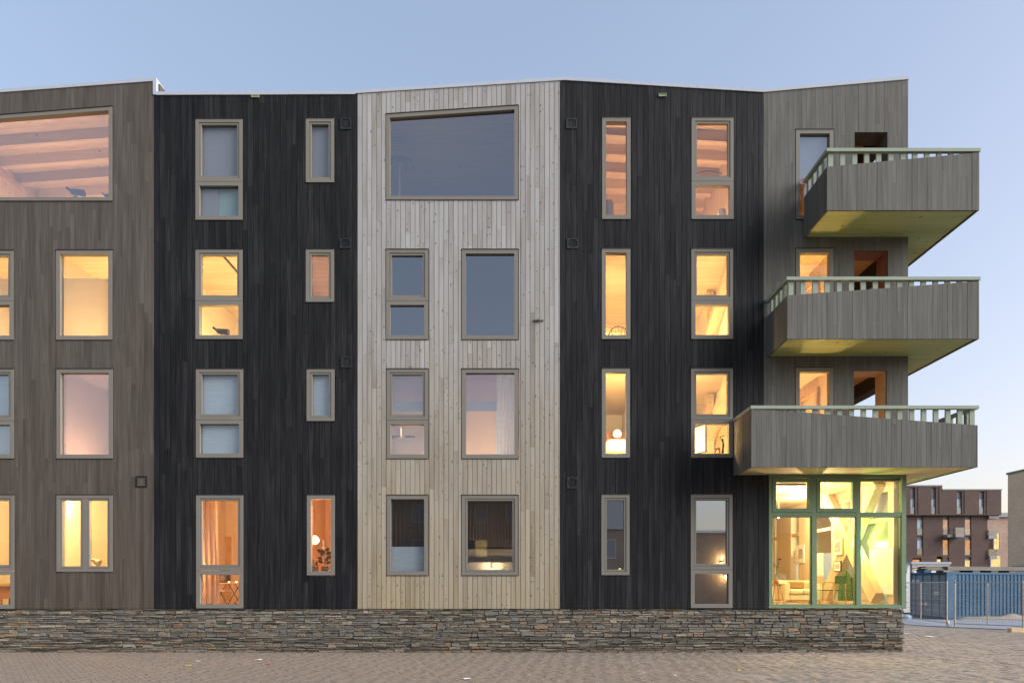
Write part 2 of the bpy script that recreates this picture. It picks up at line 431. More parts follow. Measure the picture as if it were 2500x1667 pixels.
m1top = lin(X(0), Z(228), X(375), Z(199)); m2top = lin(X(376), Z(233), X(872), Z(231)); m3top = lin(X(873), Z(228.6), X(1367), Z(198))
m4top = lin(X(1367), Z(197), X(1864), Z(225.5)); m5top = lin(X(1864), Z(226), X(2216), Z(195))
w1atop = lin(X(0), Z(282.8), X(275), Z(261.5)); w3atop = lin(X(943), Z(280.6), X(1265), Z(259))
o1 = [
    window(-110, 275, 261.5, 491.5, 'large sloping window with roof joists behind', top=w1atop, sash=False, g='glass_dark', fw=.075),
    window(-80, 34, 612.5, 830, 'lit window with half lowered cream blind at the frame edge', transom=735, blinds=[(-80, 34, 681, 830, 'blind_warm', .14)]),
    window(138, 275, 611.6, 830, 'lit window with cream blind pulled up from the sill', sash=False, blinds=[(138, 275, 680, 830, 'blind_warm', .14)]),
    window(-80, 35, 901, 1119, 'blue grey window with drawn blind', transom=1027, g='glass_dark', blinds=[(-80, 35, 905, 1119, 'blind_blue', .14)]),
    window(139, 276, 901, 1119, 'pinkish window with a bright upright strip at its right', sash=False, g='glass_dark'),
    window(-80, 36, 1208, 1485, 'tall lit window cut by the photo edge', transom=1392.6),
    window(139, 276, 1208, 1395, 'lit window with a central mullion and desk lamp', mull=(202, 213.5)),
]
o2 = [
    window(478, 592.5, 292, 538, 'grey lilac window with a frosted panel below', transom=444.6, g='glass', blinds=[(480, 590, 300, 443, 'blind_grey', .13), (480, 533, 450, 536, 'blind_grey', .13), (533, 590, 450, 536, 'frosted', .16)]),
    window(747, 816, 290.6, 446.7, 'narrow grey window with a drawn blind', blinds=[(747, 816, 296, 446, 'blind_grey', .13)]),
    window(478, 592.5, 610, 828.4, 'lit window with a dark ceiling track', transom=735),
    window(747, 816, 609.4, 737.8, 'small pink lit window', g='glass_mid'),
    window(479, 594, 901, 1117, 'window with pale blue blinds', transom=1025, g='glass', blinds=[(480, 593, 906, 1115, 'blind_blue', .13)]),
    window(749, 817, 901, 1027.8, 'small window with pale blue blind', blinds=[(749, 817, 906, 1026, 'blind_blue', .13)]),
    window(479.6, 594.4, 1208, 1484, 'tall orange lit window with a curtain', transom=1392),
    window(749.7, 818, 1208, 1403.5, 'orange red lit window with a pot plant', sash=False),
]
o3 = [
    window(943, 1265, 259, 489, 'large dark sloping window', top=w3atop, sash=False, g='glass_dark', fw=.08),
    window(943, 1045.6, 610, 829, 'dark two pane window', transom=735, g='glass_dark'),
    window(1127.6, 1265, 610, 829, 'dark single pane window', sash=False, g='glass_dark'),
    window(944.4, 1045.3, 901, 1119, 'two pane window with a pink lit roman blind', transom=1026, g='glass_dark'),
    window(1127.7, 1265.6, 901, 1119, 'single pane window with roman blind and side curtain', sash=False, g='glass_dark'),
    window(944.5, 1045.5, 1208.5, 1403.6, 'dark window with a brown curtain', sash=False, g='glass_mid', blinds=[(945, 1045, 1334, 1403, 'blind_blue', .12)]),
    window(1127.7, 1264.6, 1208.5, 1403.6, 'dark window with a glowing table lamp', g='glass_mid', blinds=[(1128, 1264, 1372, 1403, 'blind_grey', .75)]),
]
o4 = [
    window(1469.7, 1539.5, 288.4, 536, 'tall narrow lit window with joists', sash=False, g='glass_mid'),
    window(1688, 1790.7, 288.4, 536, 'lit two pane window with joists and arc lamp', transom=443.7, g='glass_mid'),
    window(1469, 1539, 608, 828, 'tall narrow yellow window with a chair back', sash=False),
    window(1687.5, 1789.4, 608, 828, 'yellow two pane window with a diagonal brace', transom=734.3),
    window(1469, 1538, 899.6, 1117, 'tall narrow yellow window with a bed and lamp', sash=False),
    window(1686.5, 1789, 899.6, 1117, 'yellow two pane window with a picture frame', transom=1024.6),
    window(1468, 1537, 1207, 1403, 'tall narrow unlit window', g='glass_sky'),
    window(1686, 1788, 1207, 1483, 'tall unlit window mirroring the sky', transom=1390, g='glass_sky'),
]
o5 = [
    window(1942.5, 2034.5, 317.7, 536.7, 'tall window with lilac blind beside the top balcony', sash=False, g='glass_dark', blinds=[(1942, 2034, 322, 436, 'blind_blue', .14)]),
    window(1942.5, 2034.5, 608, 830, 'lit tall window behind the middle balcony', sash=False),
    window(1942, 2034, 898, 1120, 'lit tall window behind the lowest balcony', sash=False),
]
FLZ = [(1.10, 4.38), (4.60, 7.33), (7.58, 10.33), (10.58, 13.75)]
for px0, px1, py0, k in ((2084, 2164, 905, 1), (2085, 2167, 612.5, 2), (2085.8, 2166, 324, 3)):     # open doorways of the corner loggia
    o5.append((X(px0), X(px1), FLZ[k][0], lambda x, z=Z(py0): z))

zb1 = lambda x: ZB
zb5 = lambda x: 4.47
black_ext = [(X(1876), X(1890), 0, lambda x: 9)]
for nm, px0, px1, zt, zb, ops, mat, lab, th in (
        ('facade', -220, 376, m1top, zb1, o1, 'brown', 'brown grey boarded front', .3), ('facade', 376.4, 872.6, m2top, zb1, o2, 'black', 'charred black boarded front left of the pale one', .3),
        ('facade', 873, 1367, m3top, zb1, o3, 'pale', 'pale weathered boarded front', .3), ('facade', 1367.4, 1863.6, m4top, zb1, o4, 'black', 'charred black boarded front beside the balconies', .3),
        ('facade', 1864, 2216.5, m5top, zb5, o5, 'grey', 'grey boarded corner front with balconies', .5)):
    mb = MB(); a, b = X(px0), X(px1)
    w = {'pale': 11.7 / S, 'black': BW, 'brown': 10.6 / S, 'grey': 10.6 / S}[mat]
    clad(mb, a, b, zb, zt, ops, w, IDT, gap={'pale': .010, 'black': .007}.get(mat, .0022), first=(0 if mat != 'grey' else .02))
    solid(mb, a, b, zb, zt, ops, .001, th, IDT)
    if px1 == 1863.6:
        clad(mb, b + .002, X(1876), zb1, lambda x: 4.44, [], BW, IDT); solid(mb, b + .002, X(1876), zb1, lambda x: 4.44, [], .001, .3, IDT)
    tag(mb.build(nm, [M[mat], M['core']], bld), lab)

# right-hand side wall with the loggia openings; far walls and roof close the volume
TS = lambda u, d, z: (XR - .024 - d, u, z)
os_ = [(.62, 3.7, FLZ[k][0] + .02, lambda u, z=FLZ[k][1] - .42: z) for k in (1, 2, 3)]
mb = MB(); clad(mb, -.02, DEPTH, zb5, lambda u: m5top(XR), os_, 10.6 / S, TS, gap=.004); solid(mb, .51, DEPTH, zb5, lambda u: m5top(XR), os_, .001, .3, TS)
tag(mb.build('side_wall', [M['grey'], M['core']], bld))
mb = MB(); mb.box(XL, XR - .03, DEPTH, DEPTH + .2, 0, 13.9); mb.box(XL - .2, XL - .002, 0, DEPTH, 0, 14.2)
mb.build('rear_wall', M['brown'], bld)
mb = MB()
for a, b, zt in ((X(-220), X(376) - .01, m1top), (X(376), X(873) - .01, m2top), (X(873), X(1367) - .001, m3top), (X(1367), X(1864) - .001, m4top), (X(1864), XR - .33, m5top)):
    mb.wedge(a, b, .05, DEPTH, zt(a) - .25, zt(b) - .25, zt(a) - .04, zt(b) - .04)
mb.box(X(376) - .14, X(376) + .118, .06, DEPTH, m2top(X(376)) - .03, m1top(X(376)) - .02)
roof = mb.build('roof', M['brown'], bld)
mb = MB()                                           # zinc coping that follows the jagged roof edge
ct = [(-220, 236.5), (383, 192), (383, 226.4), (868, 224.5), (868, 222.5), (1378, 190.2), (1863, 219.5), (2217.4, 188)]
for (pa, ya), (pb, yb) in zip(ct[:-1], ct[1:]):
    if pa == pb: continue
    n = max(1, int((X(pb) - X(pa)) / 1.6)); f = lin(X(pa), Z(ya), X(pb), Z(yb))
    for i in range(n):
        a = X(pa) + (X(pb) - X(pa)) * i / n; b = X(pa) + (X(pb) - X(pa)) * (i + 1) / n - (.004 if i < n - 1 else 0)
        mb.wedge(a, b, -.045 + (i % 2) * .002, .33, f(a) - .082, f(b) - .082, f(a), f(b))
mb.box(X(375), X(383), -.046, .3, Z(233.5), Z(200.5))
mb.build('coping', M['coping'], bld)
mb = MB(); mb.box(XR - .03, XR + .012, .335, DEPTH, m5top(XR) + .01, m5top(XR) + .08); mb.build('coping', M['coping'], bld)

# vents: thin black square trims around a boarded hatch, and two little roof-edge louvres
for px0, px1, py0, py1, mt in ((333, 360, 1162, 1189, 'brown'), (831, 858, 290, 318, 'black'), (829.7, 857, 583, 607.6, 'black'), (832.6, 860, 871, 898.6, 'black'),
                           (1382, 1408.5, 291, 316, 'black'), (1384, 1412, 583, 607.7, 'black'), (1383.4, 1410.7, 1164.6, 1192, 'black')):
    q = MB(); q.ring(X(px0), X(px1), -.040, -.024, Z(py1), Z(py0), .034)
    v = q.build('vent', M['gasket'], bld)
    q = MB(); q.box(X(px0) + .02, X(px1) - .02, -.0262, -.0235, Z(py1) + .02, Z(py0) - .02, 0, .6)
    for cx in (X(px0) + .045, X(px1) - .045):
        for cz in (Z(py1) + .045, Z(py0) - .045): q.box(cx - .006, cx + .006, -.032, -.029, cz - .006, cz + .006, 1)
    q.build('hatch', [M[mt], M['steel']], v)
for px0, px1, py0, py1 in ((615, 633.7, 234.5, 240.7), (1607.6, 1626.7, 231.5, 238.5)):
    q = MB(); q.ring(X(px0), X(px1), -.06, -.024, Z(py1), Z(py0), .012)
    q.box(X(px0) + .012, X(px1) - .012, -.04, -.03, Z(py1) + .012, Z(py0) - .012, 1); q.build('overflow_spout', [M['rail'], M['soffit']], bld)
q = MB(); q.box(X(1303), X(1327), -.05, -.024, Z(785), Z(782)); q.box(X(1312), X(1318), -.09, -.024, Z(786), Z(780.5)); q.build('nest_bracket', M['weathered_dark'], bld)


# ------------------------------------------------------------------ rooms behind the windows
def room(px0, px1, fl, depth, wall='timber_v', ceil='timber', beams=False, ztf=None, y0=.305, lab=None, floor='floorwood', back=None, z1=None):
    x0, x1 = X(px0) + .03, X(px1) - .03; z0 = FLZ[fl][0]; zc = z1 or FLZ[fl][1]; zt = ztf or (lambda x: zc)
    mb = MB(); y1 = depth
    mb.face([(x0, y0, z0), (x1, y0, z0), (x1, y1, z0), (x0, y1, z0)], 2)
    mb.face([(x0, y0, zt(x0)), (x0, y1, zt(x0)), (x1, y1, zt(x1)), (x1, y0, zt(x1))], 1)
    mb.face([(x0, y0, z0), (x0, y1, z0), (x0, y1, zt(x0)), (x0, y0, zt(x0))], 0)
    mb.face([(x1, y0, z0), (x1, y0, zt(x1)), (x1, y1, zt(x1)), (x1, y1, z0)], 0)
    mb.face([(x0, y1, z0), (x1, y1, z0), (x1, y1, zt(x1)), (x0, y1, zt(x0))], 3)
    r = mb.build('room', [M[wall], M[ceil], M[floor], M[back or wall]], bld)
    if beams:
        y = .95
        while y < y1 - .1:
            q = MB(); q.wedge(x0 + .002, x1 - .002, y, y + .17, zt(x0) - .28, zt(x1) - .28, zt(x0) - .002, zt(x1) - .002, 0, R()); q.build('ceiling_joist', M['timber'], r); y += .8
        q = MB(); q.bar((x0 + .08, y0 + .01, zt(x0) - .32), (x0 + .08, y1 - .01, zt(x0) - .32), .15, .10); q.build('wall_plate', M['oak'], r)
    return r


Y = (1, .66, .27); OR = (1, .42, .12); PK = (1, .60, .36)
LK = .22                                            # lamp powers are written for exposure 0


def lamp(x, y, z, power, col=(1, .74, .36), rad=.10):
    if z > 4.55 and col in (Y, PK) and power > 20 and y > 1:          # upper rooms: one low lamp near the window, one further in
        lamp(x + .3, 3.4, z, power * .55, col, rad + .001) if rad == .10 else None
        power *= .6
    d = bpy.data.lights.new('room_lamp', 'POINT'); d.energy = power * LK * {Y: 3.5, PK: 2.6, OR: 1.9}.get(col, 1.5); d.color = col; d.shadow_soft_size = rad
    o = bpy.data.objects.new('room_lamp', d); C.objects.link(o); o.location = (x, y, z); return o



roofc = lambda f: (lambda x: f(x) - .38)
room(-146, 376, 3, 5.5, 'timber_v', beams=True, ztf=roofc(m1top)); lamp(X(150), 1.2, 11.1, 70, PK); lamp(X(-20), 1.2, 11.1, 50, PK)
room(-220, 98, 2, 5, 'wallwhite'); lamp(X(-20), 1.3, 7.95, 85, Y)
room(102, 376, 2, 5, 'wallwhite'); lamp(X(215), 1.3, 7.95, 95, Y)
room(-220, 98, 1, 5, 'wallwhite')
room(102, 376, 1, 5, 'wallwhite', 'wallwhite'); lamp(X(207), 1.4, 4.9, 60, (1, .52, .32))
room(-220, 98, 0, 4.5, 'wallwhite'); lamp(X(62), .6, 3.7, 140, Y)
room(102, 376, 0, 3.2, 'wallwhite'); lamp(X(120), .6, 3.9, 60, Y); lamp(X(310), .6, 3.9, 60, Y)
room(376, 668, 3, 4, 'wallwhite', 'wallwhite'); room(672, 873, 3, 4, 'wallwhite', 'wallwhite')
room(376, 668, 2, 5, 'wallwhite'); lamp(X(530), 1.3, 7.95, 105, Y)
room(672, 873, 2, 4, 'timber_v'); lamp(X(782), 1.3, 7.95, 40, PK)
room(376, 668, 1, 4, 'wallwhite', 'wallwhite'); room(672, 873, 1, 4, 'wallwhite', 'wallwhite')
room(376, 668, 0, 4.2, 'wallwhite', 'wallwhite'); lamp(X(650), .7, 3.6, 150, (1, .45, .19)); lamp(X(430), .7, 2.2, 60, (1, .45, .19))
room(672, 873, 0, 4.5, 'timber_v', 'timber', lab=1); lamp(X(835), .8, 3.3, 110, (1, .45, .25)); lamp(X(725), .8, 3.3, 70, (1, .46, .26))
room(873, 1367, 3, 5, 'dark', 'timber'); lamp(X(1000), 1.0, 11.0, 5, PK, .2)  # dim unseen lamp added for a soft gradient in the dark room
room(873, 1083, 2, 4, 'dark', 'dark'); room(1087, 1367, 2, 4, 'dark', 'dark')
room(873, 1083, 1, 4, 'wallwhite', 'wallwhite'); lamp(X(1070), .75, 5.0, 46, PK)
room(1087, 1367, 1, 4, 'wallwhite', 'wallwhite'); lamp(X(1160), 1.2, 4.9, 62, PK)
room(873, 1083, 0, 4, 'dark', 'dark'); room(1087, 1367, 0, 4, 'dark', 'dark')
room(1367, 1835, 3, 5.5, 'timber_v', beams=True, ztf=roofc(m4top)); lamp(X(1505), 1.2, 11.0, 60, PK); lamp(X(1738), 1.2, 11.0, 70, PK)
room(1367, 1835, 2, 5.5, 'wallwhite'); lamp(X(1505), 1.3, 7.95, 85, Y); lamp(X(1738), 1.3, 7.95, 85, Y)
room(1367, 1608, 1, 5.5, 'wallwhite'); lamp(X(1585), .7, 5.6, 60, Y); lamp(X(1412), .7, 5.6, 60, Y)
room(1612, 1835, 1, 5.5, 'wallwhite'); lamp(X(1638), .7, 5.7, 70, Y); lamp(X(1738), 1.3, 4.9, 40, Y)
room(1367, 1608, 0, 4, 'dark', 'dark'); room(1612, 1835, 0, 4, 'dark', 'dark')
room(1868, 2058, 3, 5, 'timber_v', ztf=roofc(m5top), y0=.505); lamp(X(1990), 1.5, 10.95, 24, OR)
room(1868, 2058, 2, 5, 'timber_v', y0=.505); lamp(X(1990), 1.4, 7.95, 80, Y)
room(1868, 2058, 1, 5, 'timber_v', y0=.505); lamp(X(1990), 1.2, 5.0, 90, Y)
# loggia shells: open to the front doorway and to the side
for k, p in ((1, 26), (2, 22), (3, 5)):
    x0, x1, z0 = X(2062), XR - .33, FLZ[k][0]; z1 = FLZ[k][1] - .05; mb = MB()
    mb.box(x0, x1, .505, 4.0, z0 - .1, z0, 1); mb.box(x0, x1, .505, 4.0, z1, z1 + .08, 1)
    mb.box(x0 - .06, x0, .505, 4.06, z0, z1); mb.box(x0, x1, 4.0, 4.06, z0, z1)
    mb.build('loggia', [M['red_stain'], M['oak']], bld)
    xa, xb = {1: (X(2084), X(2164)), 2: (X(2085), X(2167)), 3: (X(2085.8), X(2166))}[k]; zt = {1: Z(905), 2: Z(612.5), 3: Z(324)}[k]
    q = MB(); q.box(xa - .008, xa + .012, .02, .502, z0, zt); q.box(xb - .012, xb + .008, .02, .502, z0, zt); q.box(xa + .012, xb - .012, .02, .502, zt - .012, zt + .008)
    q.build('doorway_lining', M[{1: 'oak', 2: 'red_stain', 3: 'brown'}[k]], bld)
    lamp(x0 + .25, 1.2, z0 + 1.0, p * (.36 if k < 3 else .7), (1, .40, .14), .06)

# ------------------------------------------------------------------ balconies
BS = (D0 - 1.3) / F
bx = lambda px: (px - CX) * BS
bz = lambda py: EYE + (CY - py) * BS


def balcony(pl, pr, pyb, pyl, pyr, pyh, lab):
    x0, x1, zb, zl, zr, zh = bx(pl), bx(pr), bz(pyb), bz(pyl), bz(pyr), bz(pyh)
    y0, yb, T = -1.3, 4.1, .045
    s = MB(); zs = zb + .025
    s.box(x0 + T, x1 - T, y0 + T, -.03, zs, zs + .2); s.box(XR + .005, x1 - T, -.03, yb, zs, zs + .2)
    b = s.build('balcony', M['soffit' if pl > 1900 else 'soffit_pine'], bld); tag(b, lab)
    ft = lin(x0, zl, x1, zr); w = 11.3 / S
    p = MB(); clad(p, x0, x1, lambda u: zb, ft, [], w, IDT, gap=.003, y0=y0, y1=y0 + T - .001, lens=(9, 10)); p.build('front_panel', M['grey'], b)
    p = MB(); clad(p, y0 + T, -.026, lambda u: zb, lambda u: zl, [], w, lambda u, d, z: (x0 + d, u, z), gap=.003, y0=0, y1=T - .002, lens=(9, 10)); p.build('side_panel', M['grey'], b)
    p = MB(); clad(p, y0 + T, yb, lambda u: zb, lambda u: zr, [], w, lambda u, d, z: (x1 - d, u, z), gap=.003, y0=0, y1=T - .002, lens=(9, 10)); p.build('side_panel', M['grey'], b)
    h = MB(); ci = .085; t = .075; o = .02           # handrail cap
    n = 2
    for i in range(n):
        a = x0 - o + (x1 - x0 + 2 * o) * i / n; c = x0 - o + (x1 - x0 + 2 * o) * (i + 1) / n - (.004 if i < n - 1 else 0)
        h.box(a, c, y0 - o, y0 + ci, zh - t, zh)
    h.box(x0 - o, x0 + ci, y0 + ci + .002, -.026, zh - t, zh); h.box(x1 - ci, x1 + o, y0 + ci + .002, yb, zh - t, zh)
    h.build('handrail', M['rail'], b)
    sp = .2815
    def post(xa, xb, ya, yb_, base):
        q = MB(); q.box(xa, xb, ya, yb_, base, zh - t - .001); q.build('baluster', M['rail'], b)
    x = x0 + .05
    while x < x1 - .1:
        if ft(x) < zh - t: post(x, x + .115, y0 + T + .001, y0 + T + .045, zs + .2)
        x += sp
    if zl < zh - t - .02:
        y = y0 + .25
        while y < -.1: post(x0 + T, x0 + T + .045, y, y + .115, zs + .2); y += sp
    if zr < zh - t - .02:
        y = y0 + .25
        while y < yb: post(x1 - T - .045, x1 - T, y, y + .115, zs + .2); y += sp
    return b


balcony(2019.3, 2391.3, 513.2, 407, 372, 362.5, 'topmost balcony with a panel rising to the right')
balcony(1922.2, 2390.9, 827.2, 721, 686, 676, 'middle balcony with a panel rising to the right')
balcony(1834.4, 2387.3, 1140.2, 997, 1037.7, 990, 'lowest balcony with a panel falling to the right')

# ------------------------------------------------------------------ stone base
def stones(mb, u0, u1, ztop, T):
    hs = []; z = 0.0
    while z < ztop - .03: h = random.choice((.026, .03, .035, .04, .047, .056, .075)); hs.append(h); z += h
    k = ztop / sum(hs); hs = [h * k for h in hs]; ys = [0]
    for h in hs: ys.append(ys[-1] + h)
    def wob(i, u): return 0 if i in (0, len(hs)) else .022 * mnoise.noise(Vector((u * .9, i * 3.7, 1.3))) + .010 * mnoise.noise(Vector((u * 4, i * 9.1, 5)))
    busy = [[] for _ in hs]
    for i in range(len(hs)):
        u = u0 - U(0, .2)
        while u < u1:
            blk = [b for b in busy[i] if b[0] - .03 < u < b[1]]
            if blk: u = blk[0][1]; continue
            ln = U(.12, .34) * (1.4 if hs[i] < .05 else 1.0) + (U(0, .2) if R() < .2 else 0)
            nxt = [b[0] for b in busy[i] if b[0] >= u]
            e = min(u + ln, min(nxt) if nxt else 1e9)
            if nxt and min(nxt) - e < .06: e = min(nxt)
            j = i
            if R() < .22 and i + 1 < len(hs) and e - u < .36 and not [b for b in busy[i + 1] if b[0] < e and b[1] > u]:
                j = i + 1; busy[j].append((u, e))
            a, b = max(u, u0) + .004, min(e, u1 + U(-.02, .03)) - .004
            if b - a > .03:
                lo = lambda q: ys[i] + wob(i, q) + .0055
                hi = lambda q: ys[j + 1] + wob(j + 1, q) - .0055
                n = 3 if b - a < .2 else 4
                bot = [(a + (b - a) * t / n, lo(a + (b - a) * t / n)) for t in range(n + 1)]
                topp = [(a + (b - a) * t / n, hi(a + (b - a) * t / n)) for t in range(n, -1, -1)]
                hh = (hi(a) - lo(a))
                out = []
                for (q, z) in bot + topp: out.append((q + U(-.007, .007), z + U(-.1, .1) * hh))
                cx, cz = sum(q for q, _ in out) / len(out), sum(z for _, z in out) / len(out)
                pr = U(-.012, .022); r = min(max(random.gauss(.42, .27), 0), 1)
                tilt = U(-.010, .010)
                ring0 = [T(q, .06, z) for q, z in out]
                ring1 = [T(q, -pr + .010, z) for q, z in out]
                ring2 = [T(cx + (q - cx) * (1 - min(.05, .012 / max(.05, b - a) * 2)), -pr - U(0, .005) + tilt * (1 if z > cz else -1), cz + (z - cz) * .82) for q, z in out]
                base = len(mb.v); mb.v += ring0 + ring1 + ring2; N = len(out)
                for A, B in ((0, N), (N, 2 * N)):
                    for t in range(N): mb.f.append((base + A + t, base + A + (t + 1) % N, base + B + (t + 1) % N, base + B + t)); mb.m.append(0); mb.r.append(r)
                mb.f.append(tuple(base + 2 * N + t for t in range(N))); mb.m.append(0); mb.r.append(r)
            u = e
XBR = X(2207)
mb = MB(); stones(mb, XL, XBR, ZB - .008, IDT)
stones(mb, .06, 6.0, ZB - .008, lambda u, d, z: (XBR - d, u, z))
mb.box(XL, XBR - .05, .05, DEPTH, -.3, ZB - .012, 1)
tag(mb.build('stone_base', [M['stone'], M['gasket']], bld), 'dry stacked slate base')

# ================================================================== GROUND-FLOOR SHOP ROOM
sx0, sx1, sz0, sz1 = X(1876.7), X(2207.4), Z(1483.3), Z(1159.5)
mb = MB(); mb.ring(sx0, sx1, -.03, .13, sz0, sz1, .072)
ma, mc, mm, mo = X(1982), X(1992.7), X(2090), X(2100.6); ta, tb = Z(1260.5), Z(1250.3)
for a, b in ((ma, mc), (mm, mo)): mb.box(a, b, -.026, .13, sz0 + .073, sz1 - .073)
for a, b in ((sx0 + .073, ma - .001), (mc + .001, mm - .001), (mo + .001, sx1 - .073)): mb.box(a, b, -.022, .13, ta, tb)
for px in (1894.6, 1933.5, 1973.5, 2002, 2042, 2081.6, 2110, 2150, 2190): mb.box(X(px) - .012, X(px) + .012, -.024, -.0225, tb - .03, tb - .018, 1)
mb.box(sx0 - .01, sx1 + .02, -.05, -.005, sz1 + .001, sz1 + .02, 1)
shop = mb.build('window', [M['sage'], M['gasket']], bld); shop['label'] = 'large six pane corner shop window with sage green frame'
for a, b in ((sx0 + .073, ma), (mc, mm), (mo, sx1 - .073)):
    q = MB(); q.face([(a, .05, sz0 + .072), (b, .05, sz0 + .072), (b, .05, ta), (a, .05, ta)]); q.build('pane', M['glass_clear'], shop)
    q = MB(); q.ring(a, b, -.004, .04, sz0 + .073, ta - .001, .02); q.build('glazing_bead', M['sage'], shop)
for a, b in ((sx0 + .085, ma - .006), (mc + .006, mm - .006)):
    q = MB(); q.ring(a, b, -.036, .08, tb + .006, sz1 - .085, .092); q.ring(a - .006, b + .006, -.0265, -.020, tb + .001, sz1 - .079, .006, 1)
    q.build('sash', [M['sage'], M['gasket']], shop)
    q = MB(); q.face([(a + .09, .03, tb + .095), (b - .09, .03, tb + .095), (b - .09, .03, sz1 - .175), (a + .09, .03, sz1 - .175)]); q.build('pane', M['glass_clear'], shop)
q = MB(); q.face([(mo, .05, tb), (sx1 - .07, .05, tb), (sx1 - .07, .05, sz1 - .07), (mo, .05, sz1 - .07)]); q.build('pane', M['glass'], shop)
q = MB(); q.tube([(mo + .01, .09, sz1 - .115), (sx1 - .08, .09, sz1 - .115)], .04, 10); q.build('blind', M['dark'], shop)
q = MB(); q.tube([(sx0 + .19, .1, sz1 - .215), (ma - .11, .1, sz1 - .215)], .035, 10); q.build('blind', M['dark'], shop)
mb = MB(); mb.box(X(2207.6), X(2213), .0, .14, ZB + .0, sz1); mb.box(X(2213) + .001, X(2213) + .02, .04, .12, ZB, sz1, 1); 
for i in range(9): mb.box(X(2212), X(2214.4), -.008, .0, ZB + .15 + i * .38, ZB + .18 + i * .38, 1)
mb.build('corner_post', [M['sage'], M['frame']], bld)

# room shell: floor, ceiling, left and rear walls; the right side is a timber frame with glazing
SX, SD = 9.70, 9.6
z0, z1 = FLZ[0][0], 4.40
mb = MB()
mb.face([(sx0, .14, z0), (SX + .2, .14, z0), (SX + .2, SD, z0), (sx0, SD, z0)], 1)
mb.face([(sx0, .14, z1), (sx0, SD, z1), (SX + .2, SD, z1), (SX + .2, .14, z1)], 2)
mb.face([(sx0, .14, z0), (sx0, SD, z0), (sx0, SD, z1), (sx0, .14, z1)], 0)
mb.face([(sx0, SD, z0), (SX + .2, SD, z0), (SX + .2, SD, z1), (sx0, SD, z1)], 0)
mb.build('shop_room', [M['timber_v'], M['floorwood'], M['timber']], bld)
yo = lambda px: SX * F / (px - CX) - D0
fr = MB()
for pa, pb in ((1931, 1897), (1979, 1950), (2037, 2030), (2200, 2187)):
    fr.box(SX, SX + .16, max(.16, yo(pa)), max(.42, yo(pb)), z0, z1, 0, R())
fr.box(SX + .001, SX + .15, .15, SD, 4.12, z1, 0, .8); fr.box(SX + .01, SX + .14, .15, SD, z0, z0 + .1)
fr.box(SX + .015, SX + .12, .15, SD, 3.36, 3.45, 0, .2)
fr.box(SX + .02, SX + .12, yo(1888) - .1, yo(1888) + .02, z0, z1)
side = fr.build('timber_frame', M['timber_v'], bld)
q = MB(); q.face([(SX + .1, .15, z0), (SX + .1, SD, z0), (SX + .1, SD, z1), (SX + .1, .15, z1)])
M['side_glass'] = glass('side_glass', .08, (.50, .55, .42, 1), rough=.2); q.build('side_glazing', M['side_glass'], bld)
yc, zc, xb = yo(2088), 2.86, SX - .13               # crossing timber braces in front of the side glazing
for dy, dz in ((1.42, 1.52), (-1.42, 1.52)):
    q = MB(); w = .40; d = Vector((0, dy, dz)).normalized(); n = Vector((0, -d.z, d.y)) * w / 2
    A, B = Vector((xb, yc - dy, zc - dz)), Vector((xb, yc + dy, zc + dz)); th = Vector((-.12 if dy > 0 else -.118, 0, 0))
    A.z = max(A.z, z0 + .01)
    q.hexa([A - n - th, A - n + th, A + n + th, A + n - th, B - n - th, B - n + th, B + n + th, B + n - th], 0, R()); q.build('timber_brace', M['timber_v'], bld)
for px, y_, p in ((1987.4, 1.0, 150), (1962, 4.0, 150), (1912, 2.6, 90), (2052, 3.2, 45)):   # lamps in line with the window bars
    lamp(PX(px, y_), y_, PZ(1255.5, y_), p, (1, .72, .38), .04)


def panel(name, ya, yb, za, zb_, label, cat, mats, border=.05, x=None, art=True, group=None):
    x = x or SX - .03; t = thing(name, (x, (ya + yb) / 2, za), label, cat, group)
    q = MB(); q.hexa([(x - .012, ya, za), (x + .012, ya, za), (x + .012, yb, za), (x - .012, yb, za), (x - .012, ya, zb_), (x + .012, ya, zb_), (x + .012, yb, zb_), (x - .012, yb, zb_)]); q.build('backing', M[mats[0]], t)
    if art:
        q = MB(); q.box(x - .0145, x - .0122, ya + border, yb - border, za + border, zb_ - border); q.build('print', M[mats[1]], t)
        q = MB(); e = .018
        for a, b, c, d in ((ya - e, yb + e, za - e, za), (ya - e, yb + e, zb_, zb_ + e), (ya - e, ya, za, zb_), (yb, yb + e, za, zb_)): q.box(x - .02, x + .012, a, b, c, d)
        q.build('frame', M[mats[2]], t)
    return t


def zat(py, px): return EYE + (CY - py) * (yo(px) + D0) / F
panel('whiteboard', yo(2012), yo(1993), zat(1421, 2002), zat(1350, 2002), 'plain white board leaning against the glass left of the brace', 'board', ['white'], art=False)
panel('whiteboard', yo(2058), yo(2037), zat(1387, 2046), zat(1346, 2046), 'small white board in the left notch of the timber cross', 'board', ['white'], art=False)
panel('whiteboard', yo(1948), yo(1932), zat(1422, 1940), zat(1357, 1940), 'narrow cream board between the two timber pillars', 'board', ['white'], art=False)
panel('large_painting', yo(2185), yo(2128), zat(1449, 2150), zat(1338, 2150), 'large cream panel with thin moulding right of the timber cross', 'painting', ['white', 'wallwhite', 'oak'], border=.12)
panel('picture_frame', yo(2081), yo(2060), zat(1353, 2070), zat(1316, 2070), 'upper white mounted picture hung on the timber cross', 'picture', ['white', 'art', 'oak'], x=xb - .16, border=.07)
panel('picture_frame', yo(2078), yo(2062), zat(1393, 2070), zat(1371, 2070), 'lower smaller picture hung on the timber cross', 'picture', ['white', 'art', 'black_metal'], x=xb - .16, border=.06)
panel('picture_frame', yo(1967), yo(1949.5), zat(1372, 1957), zat(1331, 1957), 'white picture with a grey upright strip on the timber pillar', 'picture', ['white', 'art', 'white'], x=SX - .04, border=.12)
